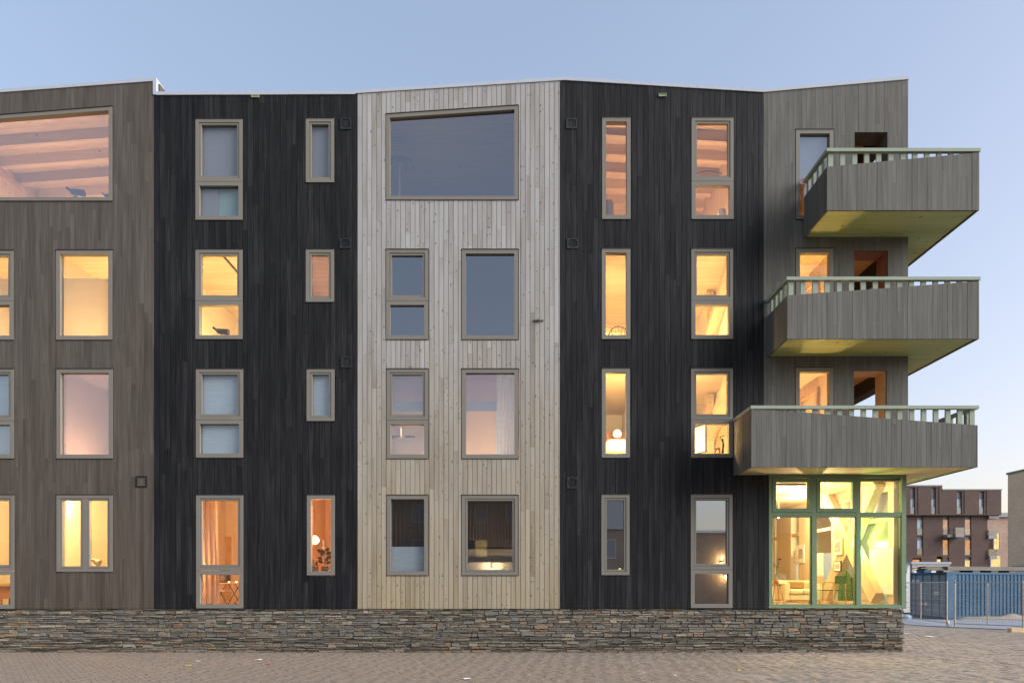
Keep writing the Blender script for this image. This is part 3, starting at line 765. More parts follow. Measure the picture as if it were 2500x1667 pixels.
panel('picture_frame', yo(1949), yo(1943), zat(1370, 1946), zat(1344, 1946), 'narrow cream framed picture half hidden behind the pillar picture', 'picture', ['white', 'art', 'oak'], x=SX - .06, border=.06)


def legs(t, mat, pts, rad):
    for a, b in pts:
        q = MB(); q.tube([a, b], rad, 8); q.build('leg', M[mat], t)


c = P(1895, 1424, .85)                              # stool with bottle and rose
t = thing('wooden_stool', (c.x, c.y, z0), 'round wooden stool with splayed legs carrying a bottle vase', 'stool')
q = MB(); q.lathe((c.x, c.y, c.z - .05), [(.001, 0), (.13, 0), (.145, .02), (.2, .025), (.2, .05), (.001, .05)], 20); q.build('seat', M['oak'], t, smooth=False)
legs(t, 'oak', [((c.x + sx * .07, c.y + sy * .07, c.z - .05), (c.x + sx * .17, c.y + sy * .17, z0)) for sx in (-1, 1) for sy in (-1, 1)], .018)
q = MB()
for sx in (-1, 1): q.bar((c.x - .15, c.y + sx * .15, z0 + .18), (c.x + .15, c.y + sx * .15, z0 + .18), .02, .02)
q.build('stretcher', M['oak'], t)
t = thing('bottle_vase', (c.x, c.y, c.z), 'brown bottle vase holding one red rose on the stool', 'vase')
q = MB(); q.lathe((c.x, c.y, c.z), [(.001, 0), (.07, .004), (.078, .05), (.06, .09), (.025, .12), (.02, .2), (.024, .205), (.001, .205)], 16); q.build('bottle', M['leather'], t, smooth=True)
q = MB(); q.tube([(c.x, c.y, c.z + .2), (c.x + .02, c.y, c.z + .42), (c.x + .09, c.y, c.z + .62)], .006, 6)
for i in range(9):
    a = i * 2.2; p = Vector((c.x + .03, c.y, c.z + .40 + .012 * i)); e = p + Vector((math.cos(a) * .13, math.sin(a) * .1, .03)); n = Vector((-math.sin(a), math.cos(a), .3)) * .03
    q.face([p, (p + e) / 2 + n, e, (p + e) / 2 - n])
q.build('stem', M['leaf'], t)
q = MB()
for i in range(14):
    a = i * 2.4; r_ = .02 + .003 * i; p = Vector((c.x + .09, c.y, c.z + .62)); e = p + Vector((math.cos(a) * r_, math.sin(a) * r_, .05 - .003 * i)); n = Vector((-math.sin(a), math.cos(a), 0)) * .025
    q.face([p, e - n + Vector((0, 0, -.01)), e + Vector((0, 0, .02)), e + n + Vector((0, 0, -.01))])
q.build('bloom', M['red'], t)


def rounded(x0, x1, y0, y1, za, zb_, name, mat, par, rr=.05):
    q = MB(); q.box(x0, x1, y0, y1, za, zb_); o = q.build(name, mat, par)
    b = o.modifiers.new('bevel', 'BEVEL'); b.width = rr; b.segments = 3; return o


a, b = P(1916, 1474, 2.6), P(2008, 1474, 2.6)       # sofa behind the stool
t = thing('sofa', ((a.x + b.x) / 2, 3.0, z0), 'cream two seat sofa with a pale cushion behind the shop window', 'sofa')
rounded(a.x, b.x, 3.15, 3.4, z0 + .12, z0 + .72, 'backrest', M['sofa'], t, .06)
rounded(a.x, a.x + .16, 2.6, 3.14, z0 + .12, z0 + .66, 'armrest', M['sofa'], t, .05); rounded(b.x - .16, b.x, 2.6, 3.14, z0 + .12, z0 + .66, 'armrest', M['sofa'], t, .05)
rounded(a.x + .17, b.x - .17, 2.62, 3.14, z0 + .14, z0 + .3, 'base', M['sofa'], t, .02)
m_ = (a.x + b.x) / 2
for u, v in ((a.x + .17, m_ - .004), (m_ + .004, b.x - .17)): rounded(u, v, 2.58, 3.12, z0 + .305, z0 + .47, 'seat_cushion', M['sofa'], t, .06)
legs(t, 'oak', [((x, y, z0 + .13), (x, y, z0)) for x in (a.x + .06, b.x - .06) for y in (2.66, 3.34)], .02)
t = rounded(a.x + .25, a.x + .75, 2.98, 3.12, z0 + .48, z0 + .70, 'cushion', M['leather'], None, .05); tag(t, 'tan scatter cushion propped on the cream sofa', 'cushion'); t['label'] = 'tan scatter cushion propped on the cream sofa'


def chair(cx, cy, ang, label, mats, hi=.83):
    t = thing('dining_chair', (cx, cy, z0), label, 'chair', None); ca, sa = math.cos(ang), math.sin(ang)
    W = lambda u, v, z: (cx + u * ca - v * sa, cy + u * sa + v * ca, z0 + z)
    q = MB(); q.hexa([W(-.22, -.21, .43), W(.22, -.21, .43), W(.2, .21, .43), W(-.2, .21, .43), W(-.22, -.21, .46), W(.22, -.21, .46), W(.2, .21, .46), W(-.2, .21, .46)]); q.build('seat', M[mats[0]], t)
    for u, v, top in ((-.2, -.19, .66), (.2, -.19, .66), (-.19, .2, hi), (.19, .2, hi)):
        q = MB(); q.tube([W(u * 1.08, v * 1.1, 0), W(u, v, .44), W(u, v * (1.15 if v > 0 else 1), top)], .017, 8); q.build('leg', M[mats[1]], t)
    for s_ in (-1, 1):
        q = MB(); q.tube([W(s_ * .2, -.2, .66), W(s_ * .215, 0, .67), W(s_ * .19, .22, .66)], .016, 8); q.build('armrest', M[mats[1]], t)
    q = MB(); n = 8
    for i in range(n):
        u0, u1 = -.19 + .38 * i / n, -.19 + .38 * (i + 1) / n; bow = lambda u: .23 + .05 * (1 - (u / .19) ** 2)
        q.hexa([W(u0, bow(u0), .62), W(u1, bow(u1), .62), W(u1, bow(u1) + .02, .62), W(u0, bow(u0) + .02, .62), W(u0, bow(u0), hi), W(u1, bow(u1), hi), W(u1, bow(u1) + .02, hi), W(u0, bow(u0) + .02, hi)])
    q.build('backrest', M[mats[2]], t); return t


c = P(2036, 1478, 1.0); chair(c.x, c.y, math.radians(200), 'wooden armchair draped in green cloth at the shop window', ('green', 'oak', 'green'))
c = P(2012, 1478, 2.1); chair(c.x - .05, c.y, math.radians(120), 'plain wooden armchair between the sofa and the green draped chair', ('oak', 'oak', 'oak'))
c = P(2066, 1440, 1.9)
t = thing('green_coat', (c.x, c.y, z0 + .6), 'green cloth hung from the timber cross behind the green chair', 'cloth')
q = MB()  # green glow put into the colour of this cloth
for i in range(9):
    u0, u1 = -.24 + .48 * i / 9, -.24 + .48 * (i + 1) / 9; w = lambda u: .03 * math.sin(u * 40); hz = lambda u: z0 + 1.02 - 1.1 * abs(u)
    q.face([(c.x + u0, c.y + w(u0), z0 + .15), (c.x + u1, c.y + w(u1), z0 + .15), (c.x + u1 * .8, c.y + w(u1), hz(u1)), (c.x + u0 * .8, c.y + w(u0), hz(u0))])
q.build('cloth', M['green'], t)
c = P(1893, 1405, 5.2)                              # counter behind the stool
t = thing('counter_desk', (c.x, 5.4, z0), 'pale desk with dark top behind the stool', 'desk')
q = MB(); q.box(sx0 + .05, P(1917, 0, 5.2).x, 5.2, 5.8, z0 + .02, z0 + .74); q.build('body', M['timber_v'], t)
q = MB(); q.box(sx0 + .05, P(1918.5, 0, 5.2).x, 5.15, 5.85, z0 + .745, z0 + .95); q.build('top', M['dark'], t)
c = P(1901.5, 1262, 3.0)
t = thing('spot_lamp', (c.x, c.y, z1), 'tiny bright ceiling spot lamp at the top left of the shop window', 'lamp')
q = MB(); q.tube([(c.x, c.y, z1 - .005), (c.x, c.y, c.z + .06)], .012, 8); q.tube([(c.x, c.y, c.z + .08), (c.x, c.y, c.z + .005)], [.03, .045], 12); q.build('housing', M['steel'], t)
q = MB(); q.lathe((c.x, c.y, c.z - .035), [(.001, 0), (.025, .01), (.035, .035), (.001, .038)], 12); q.build('bulb', M['starglow'], t)
lamp(PX(2095.4, 1.5), 1.5, PZ(1330, 1.5), 60, (.25, 1, .12), .04)   # unseen green light added to tint the chair and brace

# ================================================================== THINGS SEEN IN THE UPPER WINDOWS
def lathe_thing(name, c, prof, mat, label, cat, n=16):
    q = MB(); q.lathe(c, prof, n); return tag(q.build(name, M[mat], None, True, origin=c), label, cat)


# telescope-like desk lamp heads on window sills
def sill_lamp(px, py, y, label, k=1.0):
    c = P(px, py, y); t = thing('desk_lamp', c, label, 'lamp')
    q = MB(); q.tube([c, c + Vector((0, 0, .09 * k))], .012, 8); q.lathe(c, [(.001, 0), (.08 * k, 0), (.07 * k, .02), (.001, .025)], 12); q.build('foot', M['black_metal'], t)
    q = MB(); q.tube([c + Vector((-.25 * k, 0, .27 * k)), c + Vector((-.16 * k, 0, .2 * k)), c + Vector((-.1 * k, 0, .16 * k)), c + Vector((.2 * k, 0, .13 * k))], [.03 * k, .035 * k, .075 * k, .085 * k], 10); q.build('shade', M['black_metal'], t)


sill_lamp(186, 484, .36, 'dark cylindrical lamp on the sill of the large sloping left window')
sill_lamp(262, 486, .36, 'small dark lamp at the right corner of the large sloping left window', .55)
sill_lamp(541, 822, .36, 'dark angular lamp on the sill of the yellow window in the left black front', .9)
a, b = P(532, 675, 1.6), P(579, 727, 1.6); a.z = b.z = FLZ[2][1] - .05
q = MB(); q.box(a.x + .5, a.x + .54, .6, 4.2, FLZ[2][1] - .05, FLZ[2][1] - .01); tag(q.build('ceiling_track', M['black_metal']), 'thin black lighting track on the ceiling of a yellow room', 'light track')
c = P(264, 1060, 3.6); t = thing('strip_lamp', (c.x, 3.6, FLZ[1][0]), 'tall bright strip lamp at the right of the pinkish window', 'lamp')
q = MB(); q.box(c.x - .06, c.x + .06, 3.56, 3.6, PZ(1113, 3.6), PZ(1004, 3.6)); q.build('light_strip', M['lampglow'], t)  # glowing strip stands in for light through a door gap
q = MB(); q.box(c.x - .08, c.x + .08, 3.601, 3.64, FLZ[1][0], PZ(1003, 3.6)); q.build('backing', M['steel'], t)
# ground floor far left: reddish bench
c = P(10, 1450, 1.6); t = thing('piano_bench', (c.x, c.y, FLZ[0][0]), 'dark red wooden bench in the lowest far left window', 'bench')
q = MB(); q.box(c.x - .9, c.x + .26, 1.5, 1.95, PZ(1461, 1.6), PZ(1430, 1.6)); q.build('body', M['leather'], t)
q = MB(); q.box(c.x - .95, c.x + .3, 1.45, 2.0, PZ(1430, 1.6) + .002, PZ(1424, 1.6)); q.build('top', M['oak'], t)
legs(t, 'leather', [((c.x + u, v, PZ(1461, 1.6)), (c.x + u, v, FLZ[0][0])) for u in (-.8, -.05) for v in (1.56, 1.88)], .03)
# desk lamp with jointed arm in the mullioned window
c = P(232, 1383, 1.2); t = thing('desk_lamp', (c.x - .45, c.y, c.z - .3), 'jointed arm desk lamp in the mullioned yellow window', 'lamp')
q = MB(); q.tube([(c.x - .45, 1.2, c.z - .3), (c.x - .48, 1.2, c.z - .05), (c.x - .08, 1.2, c.z + .17)], .012, 8); q.tube([(c.x - .9, 1.2, c.z + .02), (c.x - .48, 1.2, c.z - .05)], .012, 8); q.build('arm', M['oak'], t)
q = MB(); q.tube([(c.x - .1, 1.2, c.z + .2), (c.x - .02, 1.2, c.z + .17), (c.x + .12, 1.2, c.z + .1)], [.03, .06, .10], 12); q.build('shade', M['steel'], t)
for i, (px, py, w, h) in enumerate(((235, 1318, 16, 10), (250, 1321, 18, 12), (228, 1333, 10, 14), (248, 1327, 9, 11), (254, 1336, 9, 14), (228, 1348, 9, 12), (192, 1312, 14, 8), (190, 1352, 22, 46))):
    p = P(px, py, 3.17); q = MB(); q.box(p.x - w * .006, p.x + w * .006, 3.16, 3.185, p.z - h * .006, p.z + h * .006)
    tag(q.build('pinned_note', M['white' if i % 2 else 'timber']), 'small paper note pinned to the wall of the mullioned yellow room', 'paper note', 'notes pinned in the mullioned room')


def curtain(px0, px1, py0, py1, y, mat, label, par=None, pleats=7, amp=.035, sway=0.0):
    x0, x1, za, zb_ = PX(px0, y), PX(px1, y), PZ(py1, y), PZ(py0, y); q = MB(); n = pleats * 8; m = 8
    g = [[None] * (m + 1) for _ in range(n + 1)]
    for i in range(n + 1):
        for j in range(m + 1):
            t = i / n; s = j / m; ph = 2 * math.pi * pleats * t
            q.v.append((x0 + (x1 - x0) * t * (1 + sway * (1 - s)) , y + amp * math.sin(ph + .4 * math.sin(s * 3)) * (.6 + .4 * (1 - s)) + .012 * mnoise.noise(Vector((t * 9, s * 2, 3))), za + (zb_ - za) * s))
    for i in range(n):
        for j in range(m):
            k = i * (m + 1) + j; q.f.append((k, k + m + 1, k + m + 2, k + 1)); q.m.append(0); q.r.append(.5)
    return tag(q.build('curtain', M[mat], None, True), label, 'curtain')


curtain(484, 528, 1216, 1476, .5, 'curtain_w', 'long pale curtain gathered at the left of the tall orange window', pleats=4, sway=.2, amp=.05)
curtain(582, 592, 1392, 1478, .5, 'curtain_w', 'narrow pale curtain edge at the lower right of the tall orange window', pleats=1)
c = P(560, 1428, 1.4)                               # trestle table with speaker
t = thing('trestle_table', (c.x, c.y, FLZ[0][0]), 'thin legged trestle table behind the tall orange window', 'table')
zt_ = PZ(1422, 1.4); q = MB(); q.box(c.x - .62, c.x + .3, 1.2, 1.75, zt_ - .03, zt_); q.build('tabletop', M['oak'], t)
q = MB(); q.box(c.x - .55, c.x + .28, 1.25, 1.7, PZ(1440, 1.4) - .02, PZ(1440, 1.4)); q.build('shelf', M['white'], t)
for sx in (-.35, .2):
    for v in (1.25, 1.7):
        q = MB(); q.tube([(c.x + sx - .22, v, FLZ[0][0]), (c.x + sx, v, zt_ - .28), (c.x + sx + .14, v, zt_ - .03)], .010, 6); q.tube([(c.x + sx + .2, v, FLZ[0][0]), (c.x + sx - .02, v, zt_ - .28), (c.x + sx - .16, v, zt_ - .03)], .010, 6); q.build('leg', M['black_metal'], t)
c = P(547, 1421, 1.4); t = thing('loudspeaker', (c.x, 1.4, zt_), 'black box loudspeaker on the trestle table', 'loudspeaker')
q = MB(); q.box(c.x - .13, c.x + .13, 1.3, 1.5, zt_ + .002, zt_ + .36); q.build('cabinet', M['black_metal'], t)
q = MB(); q.tube([(c.x, 1.296, zt_ + .12), (c.x, 1.299, zt_ + .12)], .08, 16); q.tube([(c.x, 1.296, zt_ + .28), (c.x, 1.299, zt_ + .28)], .035, 14); q.build('cone', M['dark'], t)
for px in (559, 577):
    c = P(px, 1413, 1.25); tag(lathe_thing('tea_light', (c.x, c.y, zt_), [(.001, 0), (.03, .002), (.03, .04), (.001, .045)], 'lampglow', {559: 'small glowing tea light on the trestle table beside the loudspeaker', 577: 'small glowing tea light at the right end of the trestle table'}[px], 'candle'))
mb = MB(); ya = 4.17; a, b = PX(543, ya), PX(572, ya)
mb.ring(a, b, ya - .03, ya, FLZ[0][0], PZ(1303, ya), .08); d_ = mb.build('doorway', M['wallwhite'], bld)
mb = MB(); mb.box(a + .085, b - .085, ya - .012, ya - .004, FLZ[0][0], PZ(1303, ya) - .085); mb.build('door', M['oak'], d_)

# red window: shelf, plant, pendant, books
ya = 4.4; mb = MB(); a, b = PX(756, ya), PX(797, ya); t = thing('wall_shelf', ((a + b) / 2, ya, PZ(1385, ya)), 'pale shelf unit at the back of the orange red room', 'shelf')
mb.ring(a, b, ya - .3, ya - .02, PZ(1392, ya), PZ(1320, ya), .05); mb.box((a + b) / 2 - .02, (a + b) / 2 + .02, ya - .3, ya - .02, PZ(1348, ya), PZ(1322, ya)); mb.box(a, b, ya - .3, ya - .02, PZ(1350, ya), PZ(1347, ya)); mb.box(a, b, ya - .3, ya - .02, PZ(1375, ya), PZ(1372, ya)); mb.build('carcass', M['white'], t)


def potplant(c, h, label, n=11, lf=.11, pot=True):
    t = thing('pot_plant', c, label, 'plant')
    if pot: q = MB(); q.lathe(c, [(.001, 0), (.075, 0), (.09, .14), (.08, .142), (.001, .12)], 14); q.build('pot', M['terra'], t)
    b0 = Vector(c) + Vector((0, 0, .12)); top = b0 + Vector((-.03, 0, h)); q = MB(); q.tube([b0, (b0 + top) / 2 + Vector((.03, 0, 0)), top], .008, 6); q.build('stem', M['oak'], t); q = MB()
    for i in range(n):
        s = .15 + .85 * i / (n - 1); p = b0.lerp(top, s); a = i * 2.399 + .5; L_ = lf * U(.7, 1.25); d = Vector((math.cos(a), math.sin(a) * .5, U(.1, .7))).normalized(); sd = d.cross(Vector((0, 1, .2))).normalized() * L_ * .42
        e = p + d * .05; tip = e + d * L_ * 1.5; pass
        q.face([e, e + d * L_ * .5 + sd, e + d * L_ + sd * .8, tip, e + d * L_ - sd * .8, e + d * L_ * .5 - sd])
        q.bar(p, e, .006, .006)
    q.build('leaves', M['leaf'], t)


c = P(793, 1395, .42); potplant((c.x, c.y, c.z), .42, 'dark broad leaved pot plant on the sill of the orange red window', 12, .10)
c = P(769, 1396, .42); potplant((c.x, c.y, c.z), .12, 'small bushy plant at the left of the orange red window sill', 12, .05)
c = P(806, 1395, .44); q = MB()
for i in range(3): q.box(c.x - .03 + i * .03, c.x - .004 + i * .03, .4, .52, c.z, c.z + .15 + .02 * i, 0, R())
tag(q.build('book_stack', M['white']), 'three upright books at the right of the orange red window sill', 'books')
c = P(768, 1317, 2.4); t = thing('pendant_lamp', (c.x, c.y, FLZ[0][1]), 'glowing round pendant lamp in the orange red room', 'lamp')
q = MB(); q.tube([(c.x, c.y, FLZ[0][1]), (c.x, c.y, c.z + .1)], .006, 6); q.build('cord', M['black_metal'], t)
q = MB(); q.lathe((c.x, c.y, c.z - .13), [(.06, 0), (.13, .06), (.14, .13), (.10, .21), (.03, .26)], 18); q.build('shade', M['lampglow'], t, True)

# pale front: roman blinds, curtain, sill things, table lamp
def roman(px0, px1, py0, py1, y, label):
    q = MB(); a, b, hi, lo = PX(px0, y), PX(px1, y), PZ(py0, y), PZ(py1, y); n = 4
    for i in range(n):
        za, zb_ = hi - (hi - lo) * (i + 1) / n, hi - (hi - lo) * i / n
        q.hexa([(a, y - .008, za), (b, y - .008, za), (b, y + .004, za), (a, y + .004, za), (a, y, zb_), (b, y, zb_), (b, y + .004, zb_), (a, y + .004, zb_)])
    q.box(a, b, y - .014, y - .008, lo, lo + (hi - lo) / n * .95, 1)
    tag(q.build('roman_blind', [M['blind_pink'], M['blind_grey']]), label, 'blind')
M['blind_pink'] = fabric('blind_pink', (.62, .50, .50), .55, thread=.04)
roman(956, 1036, 906, 1004, .2, 'folded pink roman blind in the narrower pale front window')
roman(1138, 1212, 906, 1004, .2, 'folded pink roman blind in the wider pale front window')
curtain(1210, 1262, 908, 1112, .34, 'blind_blue', 'pale blue side curtain in the wider pale front window', pleats=6, amp=.02)
q = MB(); a, b = PX(950, .6), PX(1040, .6); q.box(a, b, .6, 1.0, PZ(1112, .6), PZ(1068, .6)); tag(q.build('sideboard', M['white']), 'white sideboard behind the narrower pale front window', 'sideboard')
c = P(979, 1067, .8); lathe_thing('candle_lamp', (c.x, c.y, PZ(1068, .6)), [(.001, 0), (.06, 0), (.03, .03), (.012, .05), (.012, .3), (.001, .32)], 'lampglow', 'slim glowing lamp on the white sideboard', 'lamp')
for px, lab in ((966, 'dark bowl at the left of the white sideboard'), (1000, 'dark bowl at the right of the slim glowing lamp')):
    c = P(px, 1067, .75); lathe_thing('bowl', (c.x, c.y, PZ(1068, .6)), [(.001, 0), (.06, 0), (.15, .06), (.14, .065), (.001, .02)], 'dark', lab, 'bowl', 18)
curtain(948, 1040, 1226, 1336, .5, 'curtain_d', 'brown pleated curtain in the lower left pale front window', pleats=9)
curtain(1134, 1172, 1226, 1318, .5, 'curtain_d', 'dark brown curtain at the left of the lower right pale front window', pleats=5)
curtain(1168, 1260, 1226, 1334, .62, 'curtain_d', 'grey brown half curtain at the right of the lower right pale front window', pleats=12, amp=.02)
c = P(1201, 1392, .55); t = thing('table_lamp', (c.x, c.y, c.z), 'small table lamp glowing upward in the lower right pale front window', 'lamp')
q = MB(); q.lathe(c, [(.001, 0), (.07, 0), (.09, .05), (.085, .052), (.001, .03)], 14); q.build('bowl', M['lampglow'], t)
q = MB(); q.tube([c + Vector((0, .04, .03)), c + Vector((0, .04, .32))], .012, 8); q.build('stem', M['black_metal'], t)
lamp(c.x, c.y - .02, c.z + .12, 14.0, (1, .66, .3), .03)
q = MB(); q.box(PX(1136, 1.2), PX(1262, 1.2), 1.2, 1.24, PZ(1402, 1.2), PZ(1340, 1.2)); tag(q.build('screen_panel', M['blind_grey']), 'grey panel behind the small table lamp', 'panel')
c = P(975, 395, 1.2); t = thing('palm_plant', (c.x, c.y, FLZ[3][0]), 'dim palm plant behind the large dark sloping window', 'plant')
q = MB(); q.tube([(c.x, c.y, FLZ[3][0] + .02), (c.x, c.y, c.z)], .03, 8); q.build('trunk', M['oak'], t); q = MB()
for i in range(26):
    a = i * 2.4; d = Vector((math.cos(a), math.sin(a) * .6, 0)); e = U(.35, .6); prev = Vector((c.x, c.y, c.z)); n = Vector((-d.y, d.x, 0)).normalized() * .012
    for j in range(1, 5):
        nx = Vector((c.x, c.y, c.z)) + d * e * j / 4 + Vector((0, 0, .45 * (j / 4) - .6 * (j / 4) ** 2)); q.face([prev - n, nx - n, nx + n, prev + n]); prev = nx
q.build('fronds', M['leaf'], t)

# right-hand black front
c = P(1486, 528, .7); t = thing('stove_pipe', (c.x, c.y, FLZ[3][0]), 'grey round topped cylinder in the tall narrow top window', 'cylinder'); q = MB(); r_ = .14
q.lathe((c.x, c.y, FLZ[3][0]), [(r_, 0), (r_, PZ(500, .7) - FLZ[3][0]), (r_ * .8, PZ(492, .7) - FLZ[3][0]), (r_ * .3, PZ(488, .7) - FLZ[3][0])], 20); q.build('body', M['steel'], t, True)
t = thing('arc_lamp', P(1700, 440, 1.4), 'thin arched floor lamp in the two pane top window', 'lamp')
pts = [P(1696 + 66 * i / 12, 434 - 16 * math.sin(math.pi * (.18 + .62 * i / 12)), 1.4) for i in range(13)]; q = MB(); q.tube(pts, .012, 8); q.tube([pts[0], Vector((pts[0].x, pts[0].y, FLZ[3][0]))], .012, 8); q.build('arm', M['black_metal'], t)
c = P(1763, 526, .9); lathe_thing('floor_vase', (c.x, c.y, FLZ[3][0] + .02), [(.001, 0), (.10, 0), (.13, PZ(524, .9) - FLZ[3][0] - .1), (.09, PZ(514, .9) - FLZ[3][0]), (.001, PZ(514, .9) - FLZ[3][0] - .03)], 'white', 'white rounded vase at the lower right of the two pane top window', 'vase')
for k, (ya, pa, pb) in {2: (1.9, (1700, 826), (1770, 690)), 1: (1.9, (1692, 1024), (1782, 938))}.items():      # sloping timber braces along the right wall of the yellow rooms
    q = MB(); xx = X(1835) - .2; zA, zB = FLZ[k][0] + .15, FLZ[k][1] - .1; q.bar((xx, 5.0, zA), (xx, .9, zB), .22, .3, up=(1, 0, 0)); q.build('timber_brace', M['timber_v'], bld)
    q = MB(); q.box(xx - .12, xx + .1, 2.85, 3.1, FLZ[k][0] + .02, FLZ[k][1] - .02); q.build('timber_post', M['timber_v'], bld)
t = thing('spindle_chair', P(1505, 825, .9), 'wooden spindle back chair in the tall narrow yellow window', 'chair'); c = P(1510, 828, .9); hz = PZ(796, .9) - c.z; q = MB()
arc = [(c.x + .27 * math.cos(math.pi * i / 12), .9, c.z + hz * math.sin(math.pi * i / 12)) for i in range(13)]; q.tube(arc, .016, 8)
for i in range(1, 6): x_ = -.27 + .09 * i; q.tube([(c.x + x_ * .7, .9, c.z), (c.x + x_, .9, c.z + hz * math.sqrt(max(0, 1 - (x_ / .27) ** 2)))], .008, 6)
q.build('backrest', M['oak'], t); q = MB(); q.box(c.x - .25, c.x + .25, .88, 1.3, c.z - .04, c.z); q.build('seat', M['oak'], t)
for u in (-.22, .22):
    for v in (.92, 1.26): q = MB(); q.tube([(c.x + u, v, c.z - .04), (c.x + u * 1.1, v, FLZ[2][0])], .016, 6); q.build('leg', M['oak'], t)
q = MB(); a, b = PX(1470, 1.9), PX(1542, 1.9); q.box(a, b, 1.9, 2.5, PZ(812, 1.9), PZ(800, 1.9)); tag(q.build('table_slab', M['oak']), 'dark table edge behind the spindle back chair', 'table')
ya = 1.5; a, b = PX(1484, ya), PX(1560, ya); t = thing('bed', ((a + b) / 2, ya + .8, FLZ[1][0]), 'white bed seen through the tall narrow yellow window', 'bed')
q = MB(); q.box(a, b, ya, ya + 1.6, FLZ[1][0] + .02, PZ(1104, ya)); q.build('base', M['oak'], t); rounded(a - .02, b, ya - .03, ya + 1.6, PZ(1104, ya) + .002, PZ(1071, ya), 'duvet', M['white'], t, .08)
q = MB(); q.box(PX(1465, 3.4), PX(1545, 3.4), 3.4, 3.45, FLZ[1][0], PZ(1054, 3.4)); tag(q.build('headboard', M['red_brown'] if 'red_brown' in M else M['leather']), 'reddish headboard panel behind the white bed', 'headboard')
c = P(1507, 1065, 3.0); t = thing('table_lamp', (c.x, c.y, c.z - .12), 'red table lamp with pale round shade beside the white bed', 'lamp')
q = MB(); q.lathe((c.x, c.y, c.z - .12), [(.001, 0), (.16, 0), (.13, .05), (.04, .08), (.001, .09)], 14); q.build('foot', M['red'], t)
q = MB(); q.lathe((c.x, c.y, c.z - .03), [(.06, 0), (.12, .05), (.13, .12), (.08, .21), (.01, .24)], 16); q.build('shade', M['lampglow'], t, True)
c = P(1707, 1073, 1.5); t = thing('picture_frame', (c.x, 1.5, c.z - .3), 'black framed drawing in the yellow two pane window', 'picture'); q = MB(); q.bar(c + Vector((-.12, .2, 0)), c + Vector((.12, -.2, 0)), .02, .72); q.build('print', M['white'], t)
q = MB()
for s in (-1, 1): q.bar(c + Vector((-.13, .21, s * .37)), c + Vector((.13, -.21, s * .37)), .04, .03); q.bar(c + Vector((s * .125, -s * .205, -.37)), c + Vector((s * .125, -s * .205, .37)), .03, .04)
q.build('frame', M['black_metal'], t)
c = P(1764, 1106, .55); t = thing('sculpture', (c.x, c.y, c.z), 'small dark figure sculpture on the sill of the yellow two pane window', 'sculpture'); q = MB(); q.tube([c, c + Vector((.02, 0, .2)), c + Vector((.0, 0, .38))], [.035, .03, .018], 8); q.tube([c + Vector((.0, 0, .3)), c + Vector((-.07, 0, .42)), c + Vector((.05, 0, .46))], [.02, .018, .01], 8); q.build('body', M['black_metal'], t)
q = MB(); q.tube([c + Vector((-.2, .02, 0)), c + Vector((-.17, .02, .1)), c + Vector((-.09, .02, .13)), c + Vector((-.06, .02, 0))], [.02, .03, .03, .02], 8); q.build('plinth_figure', M['leather'], t)
c = P(1486, 1392, .5); potplant((c.x, c.y, c.z - .12), .1, 'low green plant in the unlit tall narrow window', 9, .07, True)
c = P(1513, 1391, .5); lathe_thing('tea_light', (c.x, c.y, c.z - .03), [(.001, 0), (.035, .002), (.03, .07), (.001, .08)], 'lampglow', 'glowing candle beside the low green plant in the unlit narrow window', 'candle')
# door leaf and stay in the two lower balcony windows
for k, lab in ((1, 'timber door frame standing open behind the lowest balcony'), (2, 'timber door frame standing open behind the middle balcony')):
    y_ = 1.6; t = thing('door_leaf', (X(2040), y_, FLZ[k][0]), lab, 'door'); q = MB(); xx = X(2052)
    for a, b in ((1.2, 1.3), (2.3, 2.4)): q.box(xx - .06, xx, a, b, FLZ[k][0] + .02, FLZ[k][0] + 2.3)
    q.box(xx - .06, xx, 1.2, 2.4, FLZ[k][0] + 2.302, FLZ[k][0] + 2.42); q.build('frame', M['oak'], t)
    q = MB(); q.box(xx - .09, xx - .061, 1.27, 1.3, FLZ[k][0] + 1.0, FLZ[k][0] + 1.6); q.build('handle', M['black_metal'], t)

# ================================================================== GROUND
def zg(x, y):
    t = min(max((y - 1.0) / 11.0, 0), 1); return -.23 * t * t * (3 - 2 * t)


mb = MB()
xs = [-900, -200, -60, -30, 9, 12, 16, 20, 24, 30, 40, 60, 200, 900]; ysl = [-900, -200, -60, -12, 0, 1, 2, 3, 4, 5, 6, 7, 8, 9, 10, 11, 12, 16, 30, 60, 200, 1500]
for i in range(len(xs) - 1):
    for j in range(len(ysl) - 1):
        q = [(xs[i], ysl[j]), (xs[i + 1], ysl[j]), (xs[i + 1], ysl[j + 1]), (xs[i], ysl[j + 1])]; mb.face([(a, b, zg(a, b) - .02) for a, b in q])
tag(mb.build('ground', M['ground'], origin=(0, 0, 0)), kind='structure')
mb = MB()
for i in range(34):
    for j in range(2 if i < 24 else 14):
        x0_, x1_ = -15 + i, -14 + i; y0_, y1_ = (-8.4 + j * 4.2, -8.4 + (j + 1) * 4.2) if j < 2 else (j - 2, j - 1)
        mb.face([(a, b, zg(a, b) - .007) for a, b in ((x0_, y0_), (x1_, y0_), (x1_, y1_), (x0_, y1_))])
for i in range(10):
    for j in range(12): mb.face([(a, b, zg(a, b) - .007) for a, b in ((19 + i, j), (20 + i, j), (20 + i, j + 1), (19 + i, j + 1))])
tag(mb.build('joint_sand', M['sandbed'], origin=(0, 0, 0)), kind='structure')

